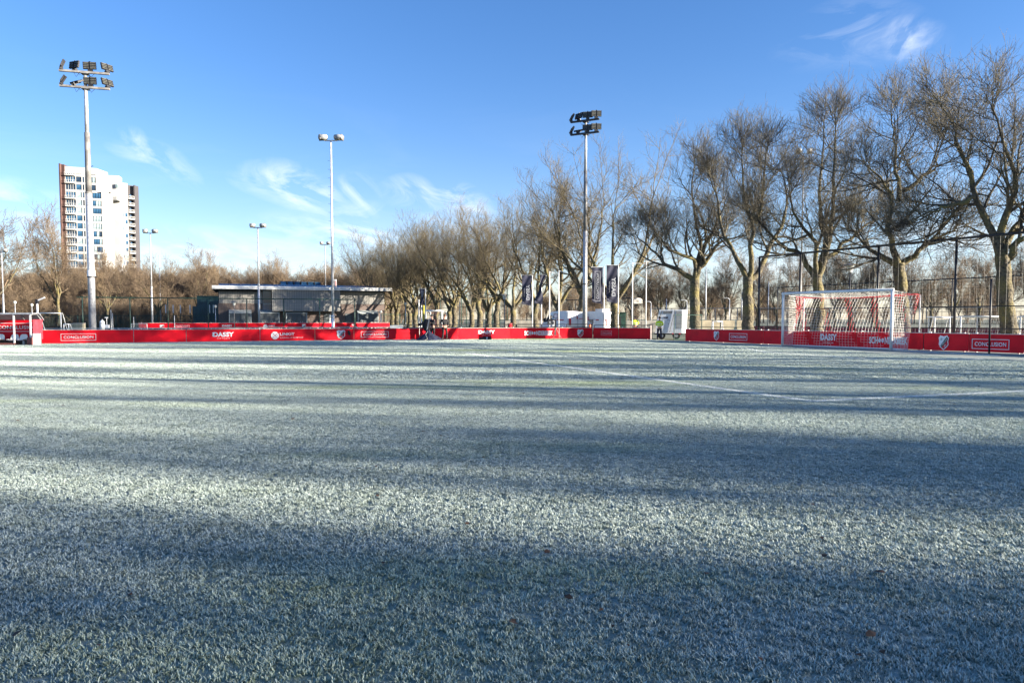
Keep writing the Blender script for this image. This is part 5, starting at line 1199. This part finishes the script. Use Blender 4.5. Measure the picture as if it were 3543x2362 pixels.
# ================================================================ DUGOUT
def dugout():
    O = G(0, 1194); O.z = 0; Yd = O.y; k = FPX/Yd
    X = lambda px: foot(px, Yd).x - O.x
    Z = lambda py: at(60, py, Yd).z
    t = thing('dugout', 'red team dugout with grey roof and boxed white lettering at the left edge', 'dugout', O, 0)
    xr = X(109)
    mb = MB(); zt = Z(1083); zb = zt-.02
    prof = [(0, -.05, zt), (0, .5, zt+.02), (0, .70, zt-.12), (0, .95, zt-.34)]
    vs = []; fs = []
    for x in (-3.2, xr+.12):
        for _, y, z in prof: vs.append((x, y, z))
        for _, y, z in prof: vs.append((x, y, z-.045))
    n = len(prof)
    for i in range(n-1): fs += [(i, i+1, 2*n+i+1, 2*n+i), (n+i, 3*n+i, 3*n+i+1, n+i+1)]
    fs += [(0, 2*n, 3*n, n), (n-1, 2*n-1, 4*n-1, 3*n-1), tuple(list(range(n))+list(range(2*n-1, n-1, -1))), tuple(list(range(2*n, 3*n))+list(range(4*n-1, 3*n-1, -1)))[::-1]]
    mb.add(vs, fs); mb.build('roof', M('smoked_roof', (.34, .33, .34), .35), t)
    mb = MB(); mb.box(-3.2, xr+.14, -.09, -.04, zt-.07, zt+.02); mb.build('roof_edge', STEEL, t)
    for px in (-120, 50.5, 107.5):
        mb = MB(); x = X(px); mb.box(x-.035, x+.035, -.03, .03, .12, zt-.05); mb.build('post', WPAINT, t)
        mb = MB(); mb.path([(x,0,zt-.08), (x,.55,zt-.04), (x,.90,zt-.36)], .03, 6); mb.build('roof_rib', GREY, t)
    zp0, zp1 = Z(1168), Z(1104)
    mb = MB(); mb.box(-3.2, xr-.03, .90, .94, .25, zt-.36); mb.build('back_panel', RED, t)
    x0, x1 = X(-58), X(105.5); sc = 1.03
    boxed(t, (x0+x1)/2*sc, (Z(1117.5)+Z(1148))/2, (x1-x0)*sc, Z(1117.5)-Z(1148), WHITE, y=.885)
    mb = MB(); mb.box(xr+.02, xr+.05, .1, .92, .3, zt-.35); mb.build('side_panel', M('side_acrylic', (.40, .05, .07), .25), t)
    # bench
    mb = MB(); mb.box(-3.2, X(80), .42, .50, .20, .26); mb.build('seat_beam', BLACK, t)
    for px in (-79, -47, -15, 17, 50)[1:]:
        pass
    sm = M('seat_white', (.80, .78, .72), .35, var=.04)
    st = MB(); st.mats = [sm]; w_ = .23
    nu, nv = 8, 8; vs = []; fs = []
    for j in range(nv+1):
        v = j/nv
        for i in range(nu+1):
            u = i/nu*2-1
            if v < .5: y = .02+v*2*.36; z = .27+.015*u*u+ (.03*(1-v*2)**3)*-1
            else: s = (v-.5)*2; y = .38+.06*s; z = .27+.33*s*(1-.16*u*u*u*u)-.02
            wv = w_*(1-.22*(max(0, v-.55)/.45)**2); vs.append((u*wv, y-.02*u*u, z+.04*u*u*(v < .5)))
    for j in range(nv):
        for i in range(nu): a = j*(nu+1)+i; fs.append((a, a+1, a+nu+2, a+nu+1))
    st.add(vs, fs); nn = len(vs); st.add([(x, y+.02, z-.012) for x, y, z in vs], [f[::-1] for f in fs]); sme = st.mesh('seat')
    for p in sme.polygons: p.use_smooth = True
    for px in (-114, -81, -48, -17, 0+ -0+ 1, 33, 64)[1:]:
        if px == 1: continue
        obj('seat', sme, t, loc=(X(px), .05, .01))
    mb = MB(); mb.box(-3.2, X(50), .0, .35, 0, .12); mb.build('brick_step', REDBRICK, t)
    mb = MB(); mb.box(X(96), X(110), -.05, .35, 0, .42); mb.build('brick_pier', REDBRICK, t)
    mb = MB(); mb.box(-3.2, xr, .55, .9, 0, .2); mb.build('plinth', BLACK, t)
    mb = MB(); mb.box(X(78), X(84), .0, .05, 0, .25); mb.box(X(77), X(100), .3, .9, .25, .3); mb.build('bench_leg', GREY, t)
dugout()
a = G(114, 1194.5); t = thing('white_board', 'small blank white board standing between dugout and red boards', 'board', a, R(8)); mb = MB(); w_ = 25/FPX*a.y; mb.box(0, w_, 0, .05, .02, .64); mb.build('panel', WHITE, t); mb = MB(); mb.box(.05, .09, .05, .3, 0, .04); mb.box(w_-.09, w_-.05, .05, .3, 0, .04); mb.build('foot', GREY, t)
# ================================================================ PEOPLE
def skin_mesh(verts, edges, radii, mats, sub=1):
    me = bpy.data.meshes.new('s'); me.from_pydata([Vector(v) for v in verts], edges, []); o = bpy.data.objects.new('s', me); SC.collection.objects.link(o)
    md = o.modifiers.new('skin', 'SKIN'); md.use_smooth_shade = True
    sv = me.skin_vertices[0].data
    for i, r in enumerate(radii): sv[i].radius = (r, r) if not isinstance(r, tuple) else r
    sv[0].use_root = True
    ss = o.modifiers.new('sub', 'SUBSURF'); ss.levels = sub; ss.render_levels = sub
    dg = bpy.context.evaluated_depsgraph_get(); dg.update(); res = bpy.data.meshes.new_from_object(o.evaluated_get(dg)); bpy.data.objects.remove(o)
    res.materials.clear(); res.materials.append(mats)
    for p in res.polygons: p.use_smooth = True
    return res
def person(loc, rz, label, H=1.75, top=BLK, legs=BLK, arms='down', hair=BLK, cap=None, bend=0.0, stripes=False, spread=.10):
    """faces local -y"""
    t = thing('person', label, 'person', loc, rz); s = H/1.75; t.scale = (s, s, s)
    by = -bend
    hip = (0, 0, .93); wst = (0, by*.2, 1.08); ch = (0, by*.6, 1.32); nk = (0, by*.9, 1.48); hd0 = (0, by*1.0-.01, 1.56); hd = (0, by*1.1-.02, 1.66)
    sh = .185
    if arms == 'down': el, wr_, hn = (.26, .03, 1.18), (.25, -.06, .95), (.245, -.08, .87)
    elif arms == 'pockets': el, wr_, hn = (.29, .06, 1.18), (.21, -.08, .98), (.16, -.10, .93)
    elif arms == 'cam': el, wr_, hn = (.25, -.15, 1.16), (.12, -.38, 1.22), (.08, -.46, 1.24)
    else: el, wr_, hn = (.28, -.02, 1.16), (.10, -.22, 1.10), (.03, -.25, 1.10)
    V = [hip, wst, ch, nk, hd0, hd]; E = [(0,1),(1,2),(2,3),(3,4),(4,5)]; Rd = [.135, .125, .15, .06, .075, .088]
    Vj = [hip, wst, ch, (0, by*.85, 1.43)]; Ej = [(0,1),(1,2),(2,3)]; Rj = [(.19,.14), (.175,.135), (.19,.145), (.10,.09)]
    Vl = [(0,0,.95)]; El = []; Rl = [(.165,.12)]
    for sd in (-1, 1):
        i = len(V); o_ = lambda p: (sd*p[0], p[1]+by*.6, p[2])
        V += [(sd*sh, by*.75, 1.39), o_(el), o_(wr_), o_(hn)]; E += [(2, i), (i, i+1), (i+1, i+2), (i+2, i+3)]; Rd += [.055, .042, .03, .036]
        i = len(Vj); Vj += [(sd*sh, by*.75, 1.38), o_(el), (sd*wr_[0], wr_[1]+by*.6, wr_[2])]; Ej += [(2, i), (i, i+1), (i+1, i+2)]; Rj += [(.08,.08), (.062,.062), (.05,.05)]
        i = len(V); V += [(sd*.09, 0, .84), (sd*(.09+spread*.3), -.02, .48), (sd*(.09+spread*.6), .02, .07), (sd*(.10+spread*.7), -.10, .04)]; E += [(0, i), (i, i+1), (i+1, i+2), (i+2, i+3)]; Rd += [.075, .05, .035, .035]
        i = len(Vl); Vl += [(sd*.10, 0, .80), (sd*(.09+spread*.3), -.02, .48), (sd*(.09+spread*.6), .02, .09)]; El += [(0, i), (i, i+1), (i+1, i+2)]; Rl += [(.10,.10), (.075,.075), (.06,.065)]
    obj('body', skin_mesh(V, E, Rd, SKIN), t); obj('jacket', skin_mesh(Vj, Ej, Rj, top), t); obj('trousers', skin_mesh(Vl, El, Rl, legs), t)
    for sd in (-1, 1):
        mb = MB(); mb.ball((sd*(.09+spread*.6), -.07, .045), .052, .14, .05, 10, 6); mb.build('shoe', BLACK, t, True)
        hx, hy, hz = sd*hn[0], hn[1]+by*.6, hn[2]
        if arms != 'pockets':
            mb = MB(); dirz = -.07 if arms == 'down' else -.01; diry = 0 if arms == 'down' else -.06
            for k in range(4): mb.tube((hx+(k-1.5)*.018, hy, hz), (hx+(k-1.5)*.02, hy+diry-.01, hz+dirz-.008*(k in (1, 2))), .009, .007, 6)
            mb.tube((hx-sd*.03, hy-.01, hz+.02), (hx-sd*.05, hy-.03, hz-.02), .010, .008, 6); mb.build('fingers', SKIN, t)
    hx, hy, hz = hd
    mb = MB(); mb.ball((hx, hy+.018, hz+.035), .098, .108, .085, 12, 6) if cap is None else mb.ball((hx, hy+.01, hz+.05), .105, .112, .08, 12, 6)
    if cap is not None: mb.box(-.08, .08, hy-.19, hy-.08, hz+.035, hz+.05)
    mb.build('hair' if cap is None else 'cap', hair if cap is None else cap, t, True)
    mb = MB(); mb.tube((0, hy-.085, hz), (0, hy-.115, hz-.03), .010, .017, 6); mb.build('nose', SKIN, t)
    mb = MB(); mb.box(-.048, -.022, hy-.092, hy-.086, hz+.0, hz+.012); mb.box(.022, .048, hy-.092, hy-.086, hz+.0, hz+.012); mb.box(-.03, .03, hy-.088, hy-.080, hz-.062, hz-.055); mb.build('eyes_and_mouth', M('dark_feature', (.06, .02, .015), .6), t)
    for sd in (-1, 1): mb = MB(); mb.ball((sd*.09, hy, hz-.005), .014, .022, .034, 8, 5); mb.build('ear', SKIN, t, True)
    if stripes:
        rf = M('reflective_tape', (.75, .77, .78), .25)
        for z, r1, r2 in ((1.06, .205, .162), (1.22, .21, .165)): mb = MB(); mb.lathe([(1, -.02), (1, .02)], 16, Matrix.Translation((0, by*.4, z)) @ Matrix.Diagonal((r1, r2, 1, 1))); mb.build('reflective_band', rf, t)
    return t
pm = G(1539, 1175.6)
person(pm, R(22), 'standing man in black jacket and trousers, hands in pockets, by the red boards', 1.72, BLK, BLK, 'pockets', hair=M('brown_hair', (.12, .06, .03), .8), spread=.12)
po = G(1497, 1175.7)
person(po, R(-30), 'camera operator in black cap and jacket standing behind the covered camera', 1.68, BLK, BLK, 'cam', cap=BLK, bend=.10)
pw = foot(2198, 56.5); person(pw, R(185), 'worker in yellow high-visibility jacket behind the shaded boards, left of the two', 1.62, HIVIS, DKB, 'front', hair=BLK, stripes=True)
pw = foot(2281, 50.6); person(pw, R(160), 'worker in yellow high-visibility jacket and dark trousers in front of the trailer', 1.56, HIVIS, DKB, 'front', hair=BLK, stripes=True, bend=.04)
# covered broadcast camera and tarpaulin
def cloth_cone(P, label, cols, h, rx, ry, m, seed, name):
    t = thing(name, label, 'tarpaulin', P); rr = random.Random(seed); n, k = 40, 9; vs = []; fs = []
    ph = [rr.uniform(0, 6.3) for _ in range(5)]
    for j in range(k):
        v = j/(k-1); rad = .12+(1-.12)*(1-(1-v)**.62)*1.0 if False else .10+.90*(v**1.5)
        for i in range(n):
            a = 2*math.pi*i/n; f_ = 1+.10*math.sin(a*5+ph[0])*v+.07*math.sin(a*9+ph[1]+v*2)*v+.05*math.sin(a*13+ph[2])
            vs.append((math.cos(a)*rx*rad*f_+cols*(1-v), math.sin(a)*ry*rad*f_, h*(1-v)**.9+.015+.02*math.sin(a*7+ph[3]+v*9)*v))
    for j in range(k-1):
        for i in range(n): fs.append((j*n+i, j*n+(i+1) % n, (j+1)*n+(i+1) % n, (j+1)*n+i))
    fs.append(tuple(range(n))); mb = MB(); mb.mats = [m]; mb.add(vs, fs); mb.build('sheet', None, t, True); return t
pt = G(1484, 1177.2)
t = cloth_cone(pt, 'dark blue tarpaulin heaped over the camera base on the turf', -.05, .68, .86, .55, DKB, 4, 'tarpaulin')
mb = MB(); mb.path([(-.02,-.35,.62),(-.16,-.5,.40),(-.02,-.62,.12),(-.2,-.66,.02),(-.35,-.62,.02)], .018, 5); mb.build('hem_cord', M('pale_cord', (.45, .42, .38), .8), t)
def coat_camera(P, rz):
    t = thing('covered_video_camera', 'bulky video camera under a black rain cover beside the operator', 'video camera', P, rz)
    mb = MB(); mb.mats = [BLK]; mb.ball((0, 0, 1.02), .27, .24, .42, 14, 8); mb.box(-.28, .10, -.18, .18, .78, 1.25); mb.box(-.16, .22, -.15, .15, .6, .85); mb.build('rain_cover', None, t)
    mb = MB(); mb.tube((-.28,0,1.08), (-.52,0,1.04), .085, .10, 12); mb.tube((-.50,0,1.04), (-.56,0,1.035), .12, n=12); mb.build('lens', BLACK, t)
    T = Matrix.Translation((.12, -.2, 1.02)) @ Matrix.Rotation(R(12), 4, 'Y'); mb = MB(); mb.box(-.03, .04, -.02, .02, -.36, .30, T); mb.build('grey_flap', GREY, t)
    T = Matrix.Translation((.14, -.05, 1.38)) @ Matrix.Rotation(R(-38), 4, 'Y'); mb = MB(); mb.box(-.16, .12, -.06, .06, -.03, .03, T); mb.build('viewfinder_hood', GREY, t)
    mb = MB()
    for a in (0, 2.1, 4.2): mb.tube((0,0,.7), (.4*math.cos(a), .3*math.sin(a), .02), .025, n=6)
    mb.build('tripod', BLACK, t)
coat_camera(G(1476, 1176.9), 0)
def tripod_camera():
    P = G(1921, 1174.5); t = thing('tripod_camera', 'broadcast camera with monitor on a black tripod before the sagging board', 'video camera', P+Vector((0, -.1, 0))); k = 52.8/FPX
    zf = lambda py: at(1921, py, P.y).z; X = lambda px: (px-1915)*k
    mb = MB()
    for a in (.4, 2.5, 4.4): mb.tube((0,0,zf(1132)), (.5*math.cos(a), .4*math.sin(a), .02), .025, .016, 6); mb.tube((.02,0,.3), (.32*math.cos(a), .26*math.sin(a), .3), .01, n=4)
    mb.tube((0,0,.3), (0,0,zf(1130)), .05, n=8); mb.build('tripod', BLACK, t)
    mb = MB(); mb.box(X(1889), X(1906), -.22, .22, zf(1124), zf(1108)); mb.box(X(1893), X(1909), -.14, .14, zf(1108), zf(1103)); mb.box(X(1906), X(1918), -.16, .16, zf(1132), zf(1104)); mb.build('camera_body', BLACK, t)
    mb = MB(); mb.box(X(1889.5), X(1904), -.24, -.22, zf(1122), zf(1121)); mb.box(X(1893), X(1900), -.24, -.221, zf(1118), zf(1111)); mb.build('camera_trim', GREY, t)
    mb = MB(); mb.box(X(1905), X(1911.5), -.2, -.162, zf(1128), zf(1109)); p_ = mb.build('control_panel', WHITE, t); mb = MB(); mb.box(X(1906.5), X(1910), -.21, -.2, zf(1122), zf(1111)); mb.build('display', BLACK, p_)
    T = Matrix.Translation((X(1916), -.1, zf(1092))) @ Matrix.Rotation(R(6), 4, 'Y'); mb = MB(); mb.mat(BLACK).box(-.15, .15, -.02, .03, -.17, .15, T); mo = mb.build('monitor', None, t); mb = MB(); mb.box(-.11, .11, -.03, -.021, -.13, .12, T); mb.build('screen', M('screen_grey', (.12, .14, .22), .2), mo)
    mb = MB(); mb.box(X(1902), X(1908), -.1, .1, zf(1100), zf(1093)); mb.build('microphone_mount', GREY, t)
tripod_camera()
# second covered camera on a stand behind the boards, by the van
b = foot(2049, 56.4); t = thing('stand_camera', 'small camera with white box and orange cone base behind the boards at the corner', 'video camera', b)
mb = MB(); mb.box(-.22,.06,-.12,.12,1.12,1.35); mb.box(-.32,.2,-.1,.1,1.35,1.39); mb.build('camera_body', STEELD, t); mb = MB(); mb.box(.08,.26,-.12,.1,1.0,1.36); mb.build('white_box', WHITE, t); mb = MB(); mb.tube((0,0,0),(0,0,1.12),.04,n=8); mb.build('stand', BLACK, t); mb = MB(); mb.lathe([(.12,.75),(.06,1.05)], 10, Matrix.Translation((-.18,-.05,0))); mb.tube((-.18,-.05,0),(-.18,-.05,.75),.03,n=6); mb.build('cone', ORANGE, t)
